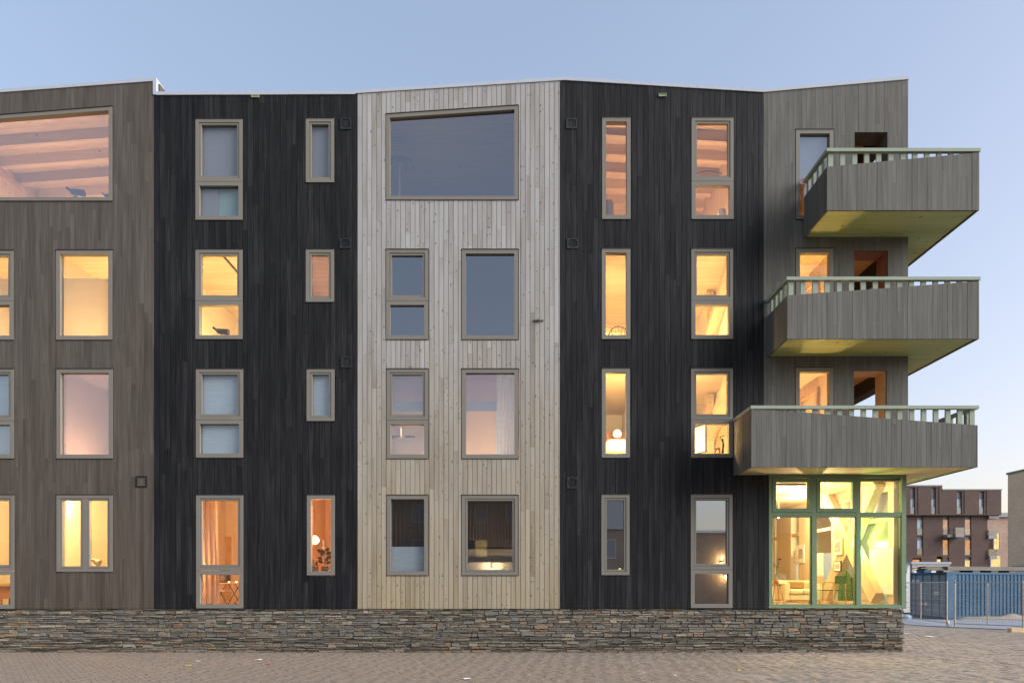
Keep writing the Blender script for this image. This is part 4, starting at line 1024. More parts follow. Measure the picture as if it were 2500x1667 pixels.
mb = MB(); G = .004
def arc_d(x, y):                                    # signed distance to the curved gutter line at the corner
    cx, cy, r_ = 17.4, -7.6, 7.0
    return math.hypot(x - cx, y - cy) - r_
def paver(cx, cy, ang, l, w):
    ca, sa = math.cos(ang), math.sin(ang); h = U(-.003, .003); r = R(); tx, ty = U(-.008, .008), U(-.008, .008); pts = []
    for u, v in ((-l / 2, -w / 2), (l / 2, -w / 2), (l / 2, w / 2), (-l / 2, w / 2)):
        x, y = cx + u * ca - v * sa, cy + u * sa + v * ca; pts.append((x, y, zg(x, y) + h + u * tx + v * ty))
    k = len(mb.v)
    mb.v += [(cx + (p[0] - cx) * .98, cy + (p[1] - cy) * .965, p[2]) for p in pts] + [(p[0], p[1], p[2] - .012) for p in pts]
    mb.f.append((k, k + 1, k + 2, k + 3)); mb.m.append(0); mb.r.append(r)
    for t in range(4): mb.f.append((k + 4 + t, k + 4 + (t + 1) % 4, k + (t + 1) % 4, k + t)); mb.m.append(0); mb.r.append(r)


PW, PL = .105, .21; a45 = math.radians(38); ca, sa = math.cos(a45), math.sin(a45)
def herring():
    # two bricks per lattice step: lattice vectors a=(w,w), b=(2w,-2w)  (brick 2w x w)
    n = 0
    for p in range(-260, 260):
        for q in range(-130, 130):
            u = p * PW + q * 2 * PW; v = p * PW - q * 2 * PW
            for du, dv, an in ((PW, PW / 2, 0), (-PW / 2, PW, math.pi / 2)):
                uu, vv = u + du, v + dv; x = uu * ca - vv * sa; y = uu * sa + vv * ca
                if -14.8 < x < 14.5 and -7.6 < y < -.02 and (x < 10.2 or arc_d(x, y) > .5):
                    if y < -.02: paver(x, y, an + a45, PL - G, PW - G); n += 1
    return n
herring()
y = -7.6                                            # block paving round the corner, running bond
row = 0
while y < 12.4:
    x = 9.0 + (row % 2) * .1
    while x < 29:
        d_ = arc_d(x, y)
        inside = (d_ < -.32 and y <= 0) or y > 0 or (d_ > .5 and x >= 14.5 and y <= 0)
        if y > 0 and x < 9.95: inside = False
        if inside and y < 11.2 + (24 - x) * .12 * 1.0: paver(x, y, U(-.012, .012), .205, .205 * .98)
        x += .212
    y += .208; row += 1
for r_, l_, w_ in ((7.36, .21, .20), (7.13, .21, .20), (6.83, .5, .30)):       # curved gutter band
    n = int(2 * math.pi * r_ / (l_ + .004))
    for i in range(n):
        a = 2 * math.pi * i / n; x, y = 17.4 + r_ * math.cos(a), -7.6 + r_ * math.sin(a)
        if y < 0 and x < 19: paver(x, y, a + math.pi / 2, l_, w_)
tag(mb.build('paving', M['paver'], origin=(0, 0, 0)), kind='structure')
mb = MB()                                           # pale concrete strip below the fence
e = [P(2190, 1512, 0), P(2500, 1540, 0)]
la, lb = Vector((21.6, 21.5)), Vector((19.2, 14.2)); lc, ld = Vector((22.6, 11.0)), Vector((25.5, 11.2))
mb.face([(x, y, -.228) for x, y in ((18.2, 22.5), (19.3, 14.6), (21.9, 11.2), (32, 9.6), (32, 23), (20, 30))])
tag(mb.build('concrete_road', M['concrete'], origin=(0, 0, 0)), kind='structure')

# small litter and leaves on the paving
for px, py, w, mat, nm, lab in ((484, 1614, .10, 'white', 'paper_scrap', 'crumpled white paper scrap on the sandy paving at the left'), (630, 1611, .16, 'white', 'paper_scrap', 'flat white paper scrap on the paving below the left black front'),
                            (655, 1622, .10, 'red', 'plastic_scrap', 'small red plastic scrap on the paving'), (1142, 1658, .14, 'white', 'paper_scrap', 'white paper scrap at the lower middle edge of the paving'),
                            (1645, 1649, .10, 'white', 'paper_scrap', 'white paper scrap on the paving below the tall unlit window'), (2215, 1541, .25, 'white', 'paper_scrap', 'white paper strip on the paving near the stone corner'),
                            (2272, 1553, .3, 'white', 'paper_scrap', 'long white paper strip on the paving in front of the fence'), (1991, 1661, .09, 'yleaf', 'fallen_leaf', 'yellow fallen leaf near the lower edge below the shop'),
                            (1803, 1636, .08, 'yleaf', 'fallen_leaf', 'yellow fallen leaf left of the warm light pool'), (2014, 1609, .08, 'yleaf', 'fallen_leaf', 'yellow fallen leaf close under the shop wall'), (460, 1625, .1, 'yleaf', 'fallen_leaf', 'yellow fallen leaf on the sandy paving at the left')):
    if 'yleaf' not in M: M['yleaf'] = paint('yellow_leaf', (.55, .36, .05), .6)
    d_ = EYE * F / (py - CY)
    if d_ > D0 + 1: d_ = (EYE + .1) * F / (py - CY)
    x, y = (px - CX) * d_ / F, d_ - D0; z = zg(x, y) + .006; q = MB(); n = 7; a0 = U(0, 3)
    pts = [(x + math.cos(a0 + 6.283 * i / n) * w * U(.45, .75), y + math.sin(a0 + 6.283 * i / n) * w * U(.35, .6), z + U(0, .02)) for i in range(n)]
    for i in range(n): q.face([(x, y, z + .012), pts[i], pts[(i + 1) % n]])
    for i in range(n): q.face([(x, y, z), pts[(i + 1) % n], pts[i]])
    tag(q.build(nm, M[mat]), lab, 'litter' if 'scrap' in nm else 'leaf')

# ================================================================== THE YARD ROUND THE CORNER
GZ = -.23
M['blue'] = None
def container_paint():
    t = NT('container_blue'); o = t.obj(); n = t.noise(o, 1.1, 5, .65); n2 = t.noise(t.vmath('MULTIPLY', o, (7, 7, .8)), 1, 4, .6); n3 = t.noise(o, 14, 5, .7)
    c = t.ramp(n, [(.3, (.040, .082, .128)), (.7, (.060, .112, .162))])
    c = t.mix(t.ramp(n2, [(.56, (0, 0, 0)), (.75, (.6, .6, .6))]), c, (.12, .13, .13, 1))
    c = t.mix(t.ramp(n3, [(.66, (0, 0, 0)), (.72, (.8, .8, .8))]), c, (.10, .045, .02, 1))
    t.bsdf(c, .8, n3, .1, .004, spec=.15); return t.m
M['blue'] = container_paint()
M['faded_blue'] = paint('faded_container_door', (.19, .245, .285), .7, .25, spec=.2)  # door colour lightened to offset the shade on that end
M['rust'] = paint('rusty_steel', (.09, .045, .025), .8, .5, scale=6)
CW, CL, CH = 2.44, 6.06, 2.59
cont = thing('shipping_container', (23.87, 20.3, GZ + .02), 'blue corrugated shipping container with rusty door end behind the fence', 'container')
cth = math.radians(15)
cont.rotation_euler = (0, 0, cth)                   # local x along the long side, local y along the door end


def cpart(q, name, mats, par=None):
    o = q.build(name, mats, cont if par is None else par)
    o.location = (0, 0, 0); return o
q = MB()
for x in (0, CL - .12):
    for y in (0, CW - .12): q.box(x, x + .12, y, y + .12, .12, CH - .1)
for y in (0, CW - .1):
    q.box(.121, CL - .121, y + .01, y + .07, CH - .12, CH - .01); q.box(.121, CL - .121, y + .01, y + .07, .02, .16)
for x in (.005, CL - .105):
    q.box(x, x + .1, .121, CW - .121, CH - .14, CH - .01); q.box(x, x + .1, .121, CW - .121, .02, .14)
cpart(q, 'frame', M['blue'])
q = MB()
for x in (-.005, CL - .175):
    for y in (-.005, CW - .155):
        for z in (0, CH - .118): q.box(x, x + .18, y, y + .16, z, z + .118)
ccast = cpart(q, 'corner_castings', M['blue'])
q = MB()
for x in (-.0075,):
    for y in (.02,):
        for z in (.03, CH - .09): q.box(.04, .12, -.008, -.006, z, z + .06); q.box(x, x + .001, y + .03, y + .09, z, z + .06)
cpart(q, 'casting_hole', M['gasket'], ccast)


def corrug(q, u0, u1, n, put, za, zb_, dep=.036):
    w = (u1 - u0) / n; pr = [(0, 0), (.30, 0), (.42, 1), (.78, 1), (.90, 0), (1, 0)]
    for i in range(n):
        for (a, d0), (b, d1) in zip(pr[:-1], pr[1:]):
            A, B = u0 + (i + a) * w, u0 + (i + b) * w
            q.face([put(A, d0 * dep, za), put(B, d1 * dep, za), put(B, d1 * dep, zb_), put(A, d0 * dep, zb_)], 0)
q = MB(); q.face([(.12, .03, .16), (.62, .03, .16), (.62, .03, CH - .12), (.12, .03, CH - .12)]); corrug(q, .62, CL - .12, 20, lambda u, d, z: (u, .03 + d, z), .16, CH - .12); cpart(q, 'side_panel', M['blue'])
q = MB(); corrug(q, .12, CL - .12, 22, lambda u, d, z: (u, CW - .03 - d, z), .16, CH - .12); cpart(q, 'side_panel', M['blue'])
q = MB(); q.face([(.02, .02, CH - .02), (CL - .02, .02, CH - .02), (CL - .02, CW - .02, CH - .02), (.02, CW - .02, CH - .02)]); cpart(q, 'roof_panel', M['blue'])
q = MB(); q.box(CL - .06, CL - .03, .12, CW - .12, .14, CH - .14); cpart(q, 'end_panel', M['blue'])
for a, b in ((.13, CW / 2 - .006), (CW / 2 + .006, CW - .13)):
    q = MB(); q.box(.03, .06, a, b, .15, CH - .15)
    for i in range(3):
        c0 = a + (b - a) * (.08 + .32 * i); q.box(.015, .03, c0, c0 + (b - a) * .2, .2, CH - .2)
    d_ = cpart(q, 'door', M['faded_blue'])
    for t in (.3, .78):
        q = MB(); y = a + (b - a) * t; q.tube([(-.01, y, .1), (-.01, y, CH - .1)], .017, 8)
        for z in (.14, .9, 1.7, CH - .2): q.box(-.02, .015, y - .05, y + .05, z, z + .06)
        q.bar((-.03, y, 1.02), (-.03, y + .3, 1.02), .02, .03); cpart(q, 'lock_rod', M['blue'], d_)
q = MB(); q.box(.0, .012, CW - .62, CW - .13, CH - .52, CH - .41, 0)
for i, w in enumerate((.04, .07, .06, .03, .07, .06)): q.box(-.002, -.0005, CW - .55 + i * .065, CW - .55 + i * .065 + w * .6, CH - .495, CH - .435, 1)
cpart(q, 'number_plate', [M['white'], M['gasket']])
q = MB(); q.box(.0, .012, .52, .80, 1.35, 1.5); q.box(-.003, -.001, .7, .75, 1.39, 1.45, 1); q.box(-.003, -.001, .56, .67, 1.41, 1.44, 1); cpart(q, 'sign_plate', [M['white'], M['gasket']])
q = MB(); q.box(-.06, -.045, 1.22, 1.7, .74, .87); q.box(-.064, -.061, 1.40, 1.54, .735, .875, 1); cpart(q, 'lock_box', [M['white'], M['red']])
q = MB()
for i in range(16): y = .2 + i * .13; q.box(.012, .0145, y, y + U(.04, .12), .04 + U(0, .02), .12 + U(0, .05))
cpart(q, 'rust_patches', M['rust'])


def yardp(px, py, d): return Vector(((px - CX) * d / F, d - D0, EYE + (CY - py) * d / F))


# planks and a long concrete beam stacked on the container
ct_ = GZ + .02 + CH
rot = lambda u, v, z: (23.87 + u * math.cos(cth) - v * math.sin(cth), 20.3 + u * math.sin(cth) + v * math.cos(cth), z)
def rbox(q, u0, u1, v0, v1, za, zb_, m=0, r=.5):
    q.hexa([rot(u0, v0, za), rot(u1, v0, za), rot(u1, v1, za), rot(u0, v1, za), rot(u0, v0, zb_), rot(u1, v0, zb_), rot(u1, v1, zb_), rot(u0, v1, zb_)], m, r)
M['weathered'] = wood('weathered_wood', (.06, .052, .042), (.13, .115, .095), (.2, .18, .15), scale=(2, 30, 30), rough=.8)
for k, u in enumerate((.55, 2.0, 3.3, 4.6)):
    q = MB(); rbox(q, u, u + .5, .15, 1.2, ct_ + .001, ct_ + .1); tag(q.build('timber_bearer', M['weathered']), ('first', 'second', 'third', 'fourth')[k] + ' dark timber bearer from the left under the stacked beam', 'bearer', 'bearers on the container')
q = MB(); rbox(q, .2, 6.6, .1, 1.0, ct_ + .102, ct_ + .32, 0, .6); tag(q.build('stacked_beam', M['weathered']), 'long grey brown beam laid along the container roof', 'beam')
for k, (u0, z, l_) in enumerate(((-1.25, .10, 1.35), (-1.05, .145, 1.15), (-1.42, .19, 1.55), (-1.1, .235, 1.2), (-.95, .28, 1.05))):
    q = MB(); rbox(q, u0, u0 + l_, .2 + .05 * k, .9, ct_ + z, ct_ + z + .04, 0, R()); tag(q.build('loose_plank', M['weathered']), ('lowest', 'second lowest', 'middle', 'second highest', 'highest')[k] + ' loose plank jutting left from the beam on the container', 'plank', 'planks jutting over the container')
q = MB(); rbox(q, -.1, .55, .1, .3, ct_ + .001, ct_ + .099); tag(q.build('timber_bearer', M['weathered']), 'bearer carrying the loose planks at the container corner', 'bearer', 'bearers on the container')
# blue box on the container and a white site cabin behind it
q = MB(); rbox(q, .25, .75, CW - .75, CW - .2, ct_ + .001, ct_ + .2); tag(q.build('metal_box', M['blue']), 'small blue box on the left end of the container roof', 'box')
cab = thing('site_cabin', (26.5, 27.2, GZ), 'white site cabin with grey roof edge behind the container', 'cabin')
d = 44.5; a, b = yardp(2226, 1400, d), yardp(2317, 1400, d); zt = yardp(0, 1371, d).z
q = MB(); q.box(a.x, b.x, a.y, a.y + 5, GZ + .1, zt - .18); q.build('body', M['white'], cab)
q = MB(); q.ring(a.x, b.x, a.y - .06, a.y - .002, GZ + .1, zt - .16, .14); q.build('frame', M['steel'], cab)
q = MB(); q.box(a.x - .08, b.x + .08, a.y - .12, a.y + 5.1, zt - .155, zt); q.build('roof', M['coping'], cab)
q = MB(); q.hexa([(a.x - .8, a.y, GZ + .1), (a.x - .1, a.y, GZ + .1), (a.x - .1, a.y + .4, GZ + .1), (a.x - .8, a.y + .4, GZ + .1), (a.x - .22, a.y, zt - .15), (a.x - .1, a.y, zt - .15), (a.x - .1, a.y + .4, zt - .15), (a.x - .22, a.y + .4, zt - .15)]); tag(q.build('tarpaulin_sheet', M['white']), 'white sheet sloping down left of the site cabin', 'sheet')
q = MB(); n = 12; rr_ = random.Random(3)
pts = [(22.1 + rr_.uniform(-.4, .4), 21.6 + rr_.uniform(-.5, .5)) for _ in range(7)]
for (x, y) in pts:
    s_ = rr_.uniform(.14, .24); q.lathe((x, y, zg(x, y) - .02), [(s_, 0), (s_ * 1.1, .08), (s_ * .8, .2), (s_ * .2, .26)], 9)
tag(q.build('bag_heap', M['blind_blue'], None, True), 'heap of pale bags left of the container', 'bags')
# earth bank under the long side
mb = MB(); n = 26
def bank(u, v): return GZ + .42 * math.exp(-((v + .35) / .35) ** 2) * (.6 + .6 * mnoise.noise(Vector((u * .8, v, 2)))) * min(1, max(0, (u - .3) / .8))
for i in range(n):
    for j in range(8):
        us = [.3 + 7.5 * i / n, .3 + 7.5 * (i + 1) / n]; vs = [-1.2 + 1.19 * j / 8, -1.2 + 1.19 * (j + 1) / 8]
        mb.face([rot(us[0], vs[0], bank(us[0], vs[0])), rot(us[1], vs[0], bank(us[1], vs[0])), rot(us[1], vs[1], bank(us[1], vs[1])), rot(us[0], vs[1], bank(us[0], vs[1]))])
tag(mb.build('earth_bank', M['ground']), kind='structure')

# mesh fence panels
def fence(p, q_, label, mids=(.5,), hinge=False, group='mesh fence panels'):
    p, q_ = Vector((*p, zg(*p) + .03)), Vector((*q_, zg(*q_) + .03)); H = 2.0; t = thing('mesh_fence', (p + q_) / 2, label, 'fence', group); L_ = (q_ - p).length
    up = Vector((0, 0, 1)); b = MB()
    for s in (0, 1):
        c = p.lerp(q_, s); b.tube([c, c + up * (H + .06)], .032 if s == 0 else .028, 8)
    b.tube([p + up * .12, q_ + up * .12], .02, 8); b.tube([p + up * H, q_ + up * H], .022, 8); b.build('frame', M['steel'], t)
    for m in mids:
        b = MB(); c = p.lerp(q_, m); b.tube([c + up * .12, c + up * H], .024, 8); b.build('mid_post', M['steel'], t)
    b = MB(); n = int(L_ / .12)
    for i in range(1, n): c = p.lerp(q_, i / n); b.tube([c + up * .12, c + up * H], .0035, 4, caps=False)
    for i in range(1, 7): z = .12 + (H - .12) * i / 7; b.tube([p + up * z, q_ + up * z], .0065, 4, caps=False)
    b.build('wire_mesh', M['steel'], t); return t


def gp(px, py):
    d = (EYE - GZ) * F / (py - CY); return ((px - CX) * d / F, d - D0)
fa, fm_, fb, fc, fd = gp(2203, 1511), gp(2259, 1516), gp(2312, 1528), gp(2331, 1529.4), gp(2497, 1536.5)
gate = fence(fa, fb, 'mesh fence gate leaf with a wheel in front of the container doors', mids=(.46,))
fence(fc, fd, 'mesh fence panel in front of the corrugated container side')
fe = (fd[0] + .15, fd[1] - .1); fence(fe, (fe[0] + 3.4, fe[1] - .6), 'mesh fence panel at the right photo edge beyond the thick post')
c = Vector((fb[0], fb[1] - .1, zg(*fb) + .125)); dv = (Vector(fb) - Vector(fa)).normalized(); nv = Vector((-dv.y, dv.x, 0)) * .03
q = MB(); q.tube([c - nv, c + nv], .125, 20); wh = q.build('wheel', M['wallwhite'], gate); wh['label'] = 'small yellowed wheel at the foot of the gate'
q = MB(); q.tube([c - nv * 1.2, c + nv * 1.2], .03, 10); q.build('hub', M['steel'], wh)
q = MB(); c = gp(2492, 1543); q.box(c[0] - .45, c[0] + 1.2, c[1] - .12, c[1] + .12, zg(*c) + .0, zg(*c) + .16); tag(q.build('fence_block', M['oak']), 'brown timber block under the fence at the right photo edge', 'block')

# ------------------------------------------------------------------ distant apartment block (facade parallel to ours, about 80 m away)
BD = 80.0
def bp(zx, zy): return yardp(2200 + zx / 7.127, 1170 + zy / 7.127, BD)   # from the enlarged photo crop
def bX(zx): return bp(zx, 0).x
def bZ(zy): return bp(0, zy).z
M['dbrick'] = brick_mat('dark_brick', (.085, .052, .042, 1), (.115, .072, .058, 1), (.08, .06, .05, 1), 1.0)
M['wbrick'] = brick_mat('warm_brick', (.32, .2, .14, 1), (.42, .28, .2, 1), (.36, .3, .25, 1), 1.2)
M['tbrick'] = brick_mat('tan_brick', (.60, .44, .29, 1), (.72, .56, .40, 1), (.36, .31, .25, 1), 1.0, 'yz')
M['zinc'] = paint('grey_panel', (.2, .2, .2), .5)
M['skyglass'] = paint('curtained_glass', (.42, .49, .54), .25, .1, scale=.6)  # pale sky reflection painted in as the pane colour
M['balglass'] = glass('balustrade_glass', .22, (.78, .82, .84, 1)); M['panel_dark'] = paint('dark_grey_panel', (.10, .10, .105), .5)
M['litpink'] = emit('lit_room_pink', (.95, .55, .36), .75); M['litor'] = emit('lit_room_orange', (1, .46, .18), .85); M['lityel'] = emit('lit_room_yellow', (1, .72, .30), 1.2)
by = BD - D0
blk = thing('distant_block', (bX(500), by, GZ), 'dark brown brick apartment block with cantilevered top storey seen beyond the container', 'apartment building')


def bwin(x0, x1, glass_x1, za, zb_, panel_z, mat, par, depth=.5, rail=True):
    q = MB(); w = q; gx = bX(glass_x1); a, b = bX(x0), bX(x1); lo, hi = bZ(zb_), bZ(za); pz = bZ(panel_z)
    q.ring(a, gx, by + depth - .04, by + depth + .04, lo, pz, .07); q.box(a, gx, by + depth - .03, by + depth + .03, pz + .01, hi, 2)
    q.wedge(gx, b, by + depth - .2, by + depth + .1, lo, lo, hi, hi, 1)
    o = q.build('window', [M['zinc'], M['dbrick'], M['panel_dark']], par)
    q = MB(); q.face([(a + .07, by + depth - .005, lo + .07), (gx - .07, by + depth - .005, lo + .07), (gx - .07, by + depth - .005, pz - .07), (a + .07, by + depth - .005, pz - .07)]); q.build('pane', M[mat], o)
    if rail:
        q = MB(); z = lo + (pz - lo) * .42; q.box(a, gx + .04, by + depth - .1, by + depth - .08, lo + .05, z); q.build('glass_balustrade', M['balglass'], o)
        q = MB(); q.box(a, gx + .04, by + depth - .11, by + depth - .07, z, z + .05); q.build('rail', M['zinc'], o)
tops = [(-2500, -2367, -2400), (-1700, -1567, -1600), (-950, -817, -850), (-500, -367, -400), (122, 255, 205), (485, 620, 565), (925, 1057, 1015), (1310, 1440, 1400)]
up_ops = [(bX(a), bX(b), bZ(610), lambda x, z=bZ(150 if a < 700 else 214): z) for a, b, _ in tops]
mids_ = [(-2700, -2575, -2600), (-1900, -1775, -1800), (-800, -675, -700), (283, 410, 385), (728, 890, 832), (1113, 1275, 1222)]
rows = [(640, 970, 690), (985, 1320, 1045), (1345, 1620, 1395)]
lo_ops = [(bX(a), bX(b), bZ(zb_), lambda x, z=bZ(za): z) for a, b, _ in mids_ for za, zb_, _ in rows]
q = MB(); xl = bX(-2900)
solid(q, xl, bX(672), lambda x: bZ(627), lambda x: bZ(125), up_ops, by - .5, by + .55, IDT, 0); solid(q, bX(672) + .01, bX(1693), lambda x: bZ(627), lambda x: bZ(193), up_ops, by - .5, by + .55, IDT, 0)
solid(q, xl, bX(1505), lambda x: GZ - .1, lambda x: bZ(627) - .01, lo_ops, by + .0, by + .55, IDT, 0)
q.build('wall', M['dbrick'], blk)
q = MB(); q.box(xl, bX(672), by - .55, by + 12, bZ(125), bZ(125) + .12); q.box(bX(672) + .02, bX(1693) + .1, by - .55, by + 12, bZ(193), bZ(193) + .12); q.box(xl, bX(1480), by + 3, by + 12, GZ, bZ(200)); q.build('roof', M['zinc'], blk)
q = MB(); q.box(bX(1505), bX(1672), by - .3, by + 6, bZ(680), bZ(630)); q.build('soffit_slab', M['zinc'], blk)
q = MB(); q.wedge(bX(680), bX(790), by + 3, by + 5, bZ(192), bZ(192), bZ(160), bZ(185)); q.build('roof_hatch', M['zinc'], blk)
for a, b, g in tops: bwin(a, b, g, 150 if a < 700 else 214, 610, 340, 'skyglass', blk, -.25)
for i, (a, b, g) in enumerate(mids_):
    for j, (za, zb_, pz) in enumerate(rows):
        bwin(a, b, g, za, zb_, pz, 'skyglass' if a < 300 and j < 2 else (('litpink', 'litor', 'lityel')[j] if a > 300 else 'litor'), blk, .18, j < 2)
q = MB(); a, b = bX(835), bX(985); q.box(a, b, by - 1.2, by - .002, bZ(1012), bZ(960)); q.box(bX(728), a - .01, by - .9, by - .002, bZ(1010), bZ(965)); bal = q.build('balcony', M['zinc'], blk)
q = MB(); q.box(a, b, by - 1.2, by - 1.17, bZ(960), bZ(850)); q.build('glass_balustrade', M['balglass'], bal)
q = MB()
for x in (728, 760, 828): q.box(bX(x), bX(x) + .05, by - .9, by - .85, bZ(965), bZ(850))
for z in (850, 885): q.box(bX(728), bX(832), by - .9, by - .86, bZ(z), bZ(z) + .05)
q.build('railing', M['black_metal'], bal)
for zt_, zb_, gt in ((975, 1030, 860), (1325, 1385, 1215)):
    q = MB(); q.box(bX(1507), bX(1650), by - .2, by + 3, bZ(zb_), bZ(zt_)); bal = q.build('balcony', M['zinc'], blk)
    q = MB(); q.box(bX(1507), bX(1645), by - .2, by - .17, bZ(zt_), bZ(gt)); q.box(bX(1643), bX(1648), by - .16, by + 3, bZ(zt_), bZ(gt)); q.build('glass_balustrade', M['balglass'], bal)
q = MB(); q.box(bX(1512), bX(1518), by - .26, by - .2, bZ(1500), bZ(1325)); q.build('drain_pipe', M['black_metal'], blk)
low = thing('low_annex', (bX(380), by - 3, GZ), 'low brown brick annex in front of the dark apartment block', 'annex')
aops = [(bX(475), bX(575), bZ(1500), lambda x: bZ(1345)), (bX(60), bX(210), bZ(1620), lambda x: bZ(1375))]
IDA = lambda u, d_, z: (u, d_ - 1.6, z)
q = MB(); solid(q, bX(-900), bX(655), lambda x: GZ - .1, lambda x: bZ(1333), aops, by, by + .5, IDA, 0); q.box(bX(-900), bX(655), by - 1.09, by - .01, GZ, bZ(1340)); q.build('wall', M['dbrick'], low)
for a, b, t_, m_ in ((475, 575, 1395, 'lityel'), (60, 210, 1400, 'litor')):
    q = MB(); q.face([(bX(a), by - 1.2, bZ(1620)), (bX(b), by - 1.2, bZ(1620)), (bX(b), by - 1.2, bZ(t_)), (bX(a), by - 1.2, bZ(t_))]); q.build('window', M[m_], low)
rear = thing('rear_house', (bX(1690), by + 9, GZ), 'warm pink brick house with lit bays between the dark block and the tan wall', 'house')
k = (BD + 8) / BD; rX = lambda zx: bX(zx) * k; rZ = lambda zy: EYE + (bZ(zy) - EYE) * k; ry = by + 8
q = MB(); q.box(rX(1400), rX(1960), ry, ry + 8, GZ, rZ(655)); q.build('wall', M['wbrick'], rear)
q = MB(); q.wedge(rX(1400), rX(1960), ry - .3, ry + 8, rZ(655), rZ(655), rZ(580), rZ(580)); q.box(rX(1640), rX(1960), ry + 3, ry + 8, rZ(580), rZ(520)); q.build('roof', M['zinc'], rear)
for a, b, t_, bt in ((1560, 1678, 930, 1225), (1505, 1705, 1320, 1600)):
    q = MB(); q.ring(rX(a), rX(b), ry - .5, ry - .01, rZ(bt), rZ(t_), .09); o = q.build('window', M['zinc'], rear); q = MB(); q.box(rX(a) + .09, rX(b) - .09, ry - .4, ry - .02, rZ(bt) + .09, rZ(t_) - .09); q.build('pane', M['lityel'], o)
tan = thing('tan_brick_house', (43, 33, GZ), 'tan brick house wall with sloping green edged roofline at the right photo edge', 'house')
TD = 55.0; tx = (2460.7 - CX) * TD / F; hh = EYE + (CY - 1158.5) * TD / F
q = MB(); q.box(tx, tx + 9, 24.0, TD - D0, GZ, hh); q.build('wall', M['tbrick'], tan)
q = MB(); q.box(tx - .08, tx + 9.1, 23.9, TD - D0 + .08, hh, hh + .16); q.build('roof', M['sage'], tan)
q = MB(); q.box(tx - .03, tx - .001, 24, TD - D0 - .5, yardp(0, 1375, 48).z - .1, yardp(0, 1375, 48).z + .02); q.build('string_course', M['zinc'], tan)

# ------------------------------------------------------------------ houses across the street, behind the camera: they shade the street and are mirrored in the panes
M['obrick'] = brick_mat('street_brick', (.36, .28, .22, 1), (.44, .35, .28, 1), (.4, .36, .32, 1), 1.0)
def street_house(x0, x1, h, hr, label, win=True):
    y1 = -40.0; t = thing('street_house', ((x0 + x1) / 2, y1 - 4, 0), label, 'house', 'houses across the street'); wo = []
    n = max(1, int((x1 - x0) / 2.4)); st = int(h / 3) if win else 0
    for i in range(n):
        c = x0 + (x1 - x0) * (i + .5) / n
        for s in range(st): wo.append((c - .55, c + .55, .9 + s * 3, lambda x, z=2.5 + s * 3: z))
    q = MB(); solid(q, x0, x1, lambda x: 0, lambda x: h, wo, y1 - .3, y1, IDT, 0); q.box(x0, x1, y1 - 9, y1 - 8.7, 0, h); q.box(x0, x0 + .3, y1 - 8.7, y1 - .3, 0, h); q.box(x1 - .3, x1, y1 - 8.7, y1 - .3, 0, h); q.build('wall', M['obrick'], t)
    q = MB(); m = y1 - 4.5
    q.hexa([(x0, y1 - 9.2, h + .01), (x1, y1 - 9.2, h + .01), (x1, y1 + .25, h + .01), (x0, y1 + .25, h + .01), (x0, m - .1, hr), (x1, m - .1, hr), (x1, m + .1, hr), (x0, m + .1, hr)]); q.build('roof', M['zinc'], t)
    for k_, (a, b, za, zt_) in enumerate(wo):
        q = MB(); zb_ = zt_(0); q.ring(a, b, y1 - .16, y1 - .06, za, zb_, .08); w_ = q.build('window', M['white'], t)
        q = MB(); q.face([(a + .08, y1 - .1, za + .08), (b - .08, y1 - .1, za + .08), (b - .08, y1 - .1, zb_ - .08), (a + .08, y1 - .1, zb_ - .08)]); q.build('pane', M['lityel'] if (k_ * 7) % 11 == 4 else M['blind_grey'], w_)


street_house(-30, -12, 11.6, 13.4, 'tall brick terrace mirrored in the left windows')
street_house(-11.8, 4.0, 11.8, 13.4, 'tall brick terrace mirrored in the pale front windows')
street_house(4.4, 12.0, 6.3, 9.6, 'gabled brick house mirrored in the narrow unlit window')
street_house(12.4, 30.0, 6.0, 6.6, 'low brick house mirrored in the tall unlit window', False)
for px, py, lab in ((1763, 1369, 'upper glowing wall lamp on the low brick house across the street'), (1771, 1400, 'lower glowing wall lamp on the low brick house across the street')):
    c = Vector(((px - CX) * (D0 + 39.8) / F, -39.8, EYE + (CY - py) * (D0 + 39.8) / F)); t = thing('wall_lamp', c, lab, 'lamp')
    q = MB(); q.box(c.x - .07, c.x + .07, -39.99, -39.7, c.z - .06, c.z + .06); q.build('housing', M['black_metal'], t)
    q = MB(); q.tube([(c.x, -39.83, c.z - .2), (c.x, -39.83, c.z - .065)], [.10, .06], 10); q.tube([(c.x, -39.83, c.z + .065), (c.x, -39.83, c.z + .2)], [.06, .10], 10); q.build('glow', M['walllamp'], t)
    lamp(c.x, -39.6, c.z - .3, 40, (1, .66, .28), .05); lamp(c.x, -39.6, c.z + .3, 40, (1, .66, .28), .05)

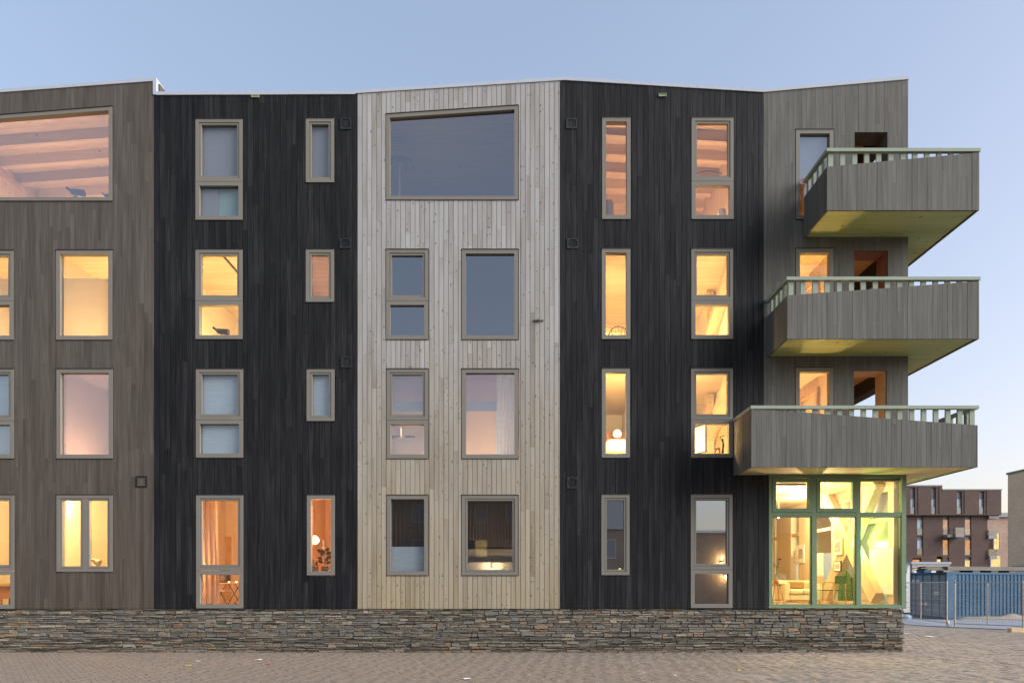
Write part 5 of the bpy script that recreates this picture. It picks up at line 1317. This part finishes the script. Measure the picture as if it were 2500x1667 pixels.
# ================================================================== LIGHT, SKY, CAMERA
sc = bpy.context.scene
w = bpy.data.worlds.new('World'); sc.world = w; w.use_nodes = True
nt = w.node_tree; bg = nt.nodes['Background']; sky = nt.nodes.new('ShaderNodeTexSky'); sky.sky_type = 'NISHITA'; sky.sun_disc = False
SUN_EL, SUN_AZ = 5.0, 92.0                          # degrees; azimuth clockwise from +Y (the view direction)
sky.sun_elevation = math.radians(SUN_EL); sky.sun_rotation = math.radians(SUN_AZ); sky.altitude = 0; sky.air_density = 1.0; sky.dust_density = 2.4; sky.ozone_density = 2.0
gm = nt.nodes.new('ShaderNodeGamma'); gm.inputs[1].default_value = .52; hs = nt.nodes.new('ShaderNodeHueSaturation'); hs.inputs['Saturation'].default_value = 1.12; hs.inputs['Value'].default_value = .98
nt.links.new(sky.outputs[0], gm.inputs[0]); nt.links.new(gm.outputs[0], hs.inputs['Color']); mx = nt.nodes.new('ShaderNodeMix'); mx.data_type = 'RGBA'; mx.blend_type = 'MULTIPLY'; mx.inputs[0].default_value = 1; mx.inputs[7].default_value = (1.0, .91, .985, 1)
nt.links.new(hs.outputs[0], mx.inputs[6]); nt.links.new(mx.outputs[2], bg.inputs[0]); bg.inputs[1].default_value = .15
sd = bpy.data.lights.new('sun', 'SUN'); sd.energy = 1.5; sd.angle = math.radians(46); sd.color = (.97, .97, 1)
so = bpy.data.objects.new('sun', sd); C.objects.link(so)
el, az = math.radians(26), math.radians(114)
so.rotation_euler = Vector((math.sin(az) * math.cos(el), math.cos(az) * math.cos(el), math.sin(el))).to_track_quat('Z', 'Y').to_euler()

cd = bpy.data.cameras.new('camera'); cd.lens = 24; cd.sensor_width = 36; cd.clip_end = 3000; cd.shift_y = (CY - 833.5) / 2500
co = bpy.data.objects.new('camera', cd); C.objects.link(co); co.location = (0, -D0, EYE); co.rotation_euler = (math.pi / 2, 0, 0); sc.camera = co
sc.view_settings.view_transform = 'Standard'; sc.view_settings.look = 'None'; sc.view_settings.exposure = 2.27; sc.view_settings.gamma = 1
cy = sc.cycles if hasattr(sc, 'cycles') else None
sc.render.engine = 'CYCLES'; cy = sc.cycles
cy.max_bounces = 7; cy.diffuse_bounces = 3; cy.glossy_bounces = 3; cy.transmission_bounces = 4; cy.transparent_max_bounces = 16; cy.sample_clamp_indirect = 4; cy.use_denoising = True
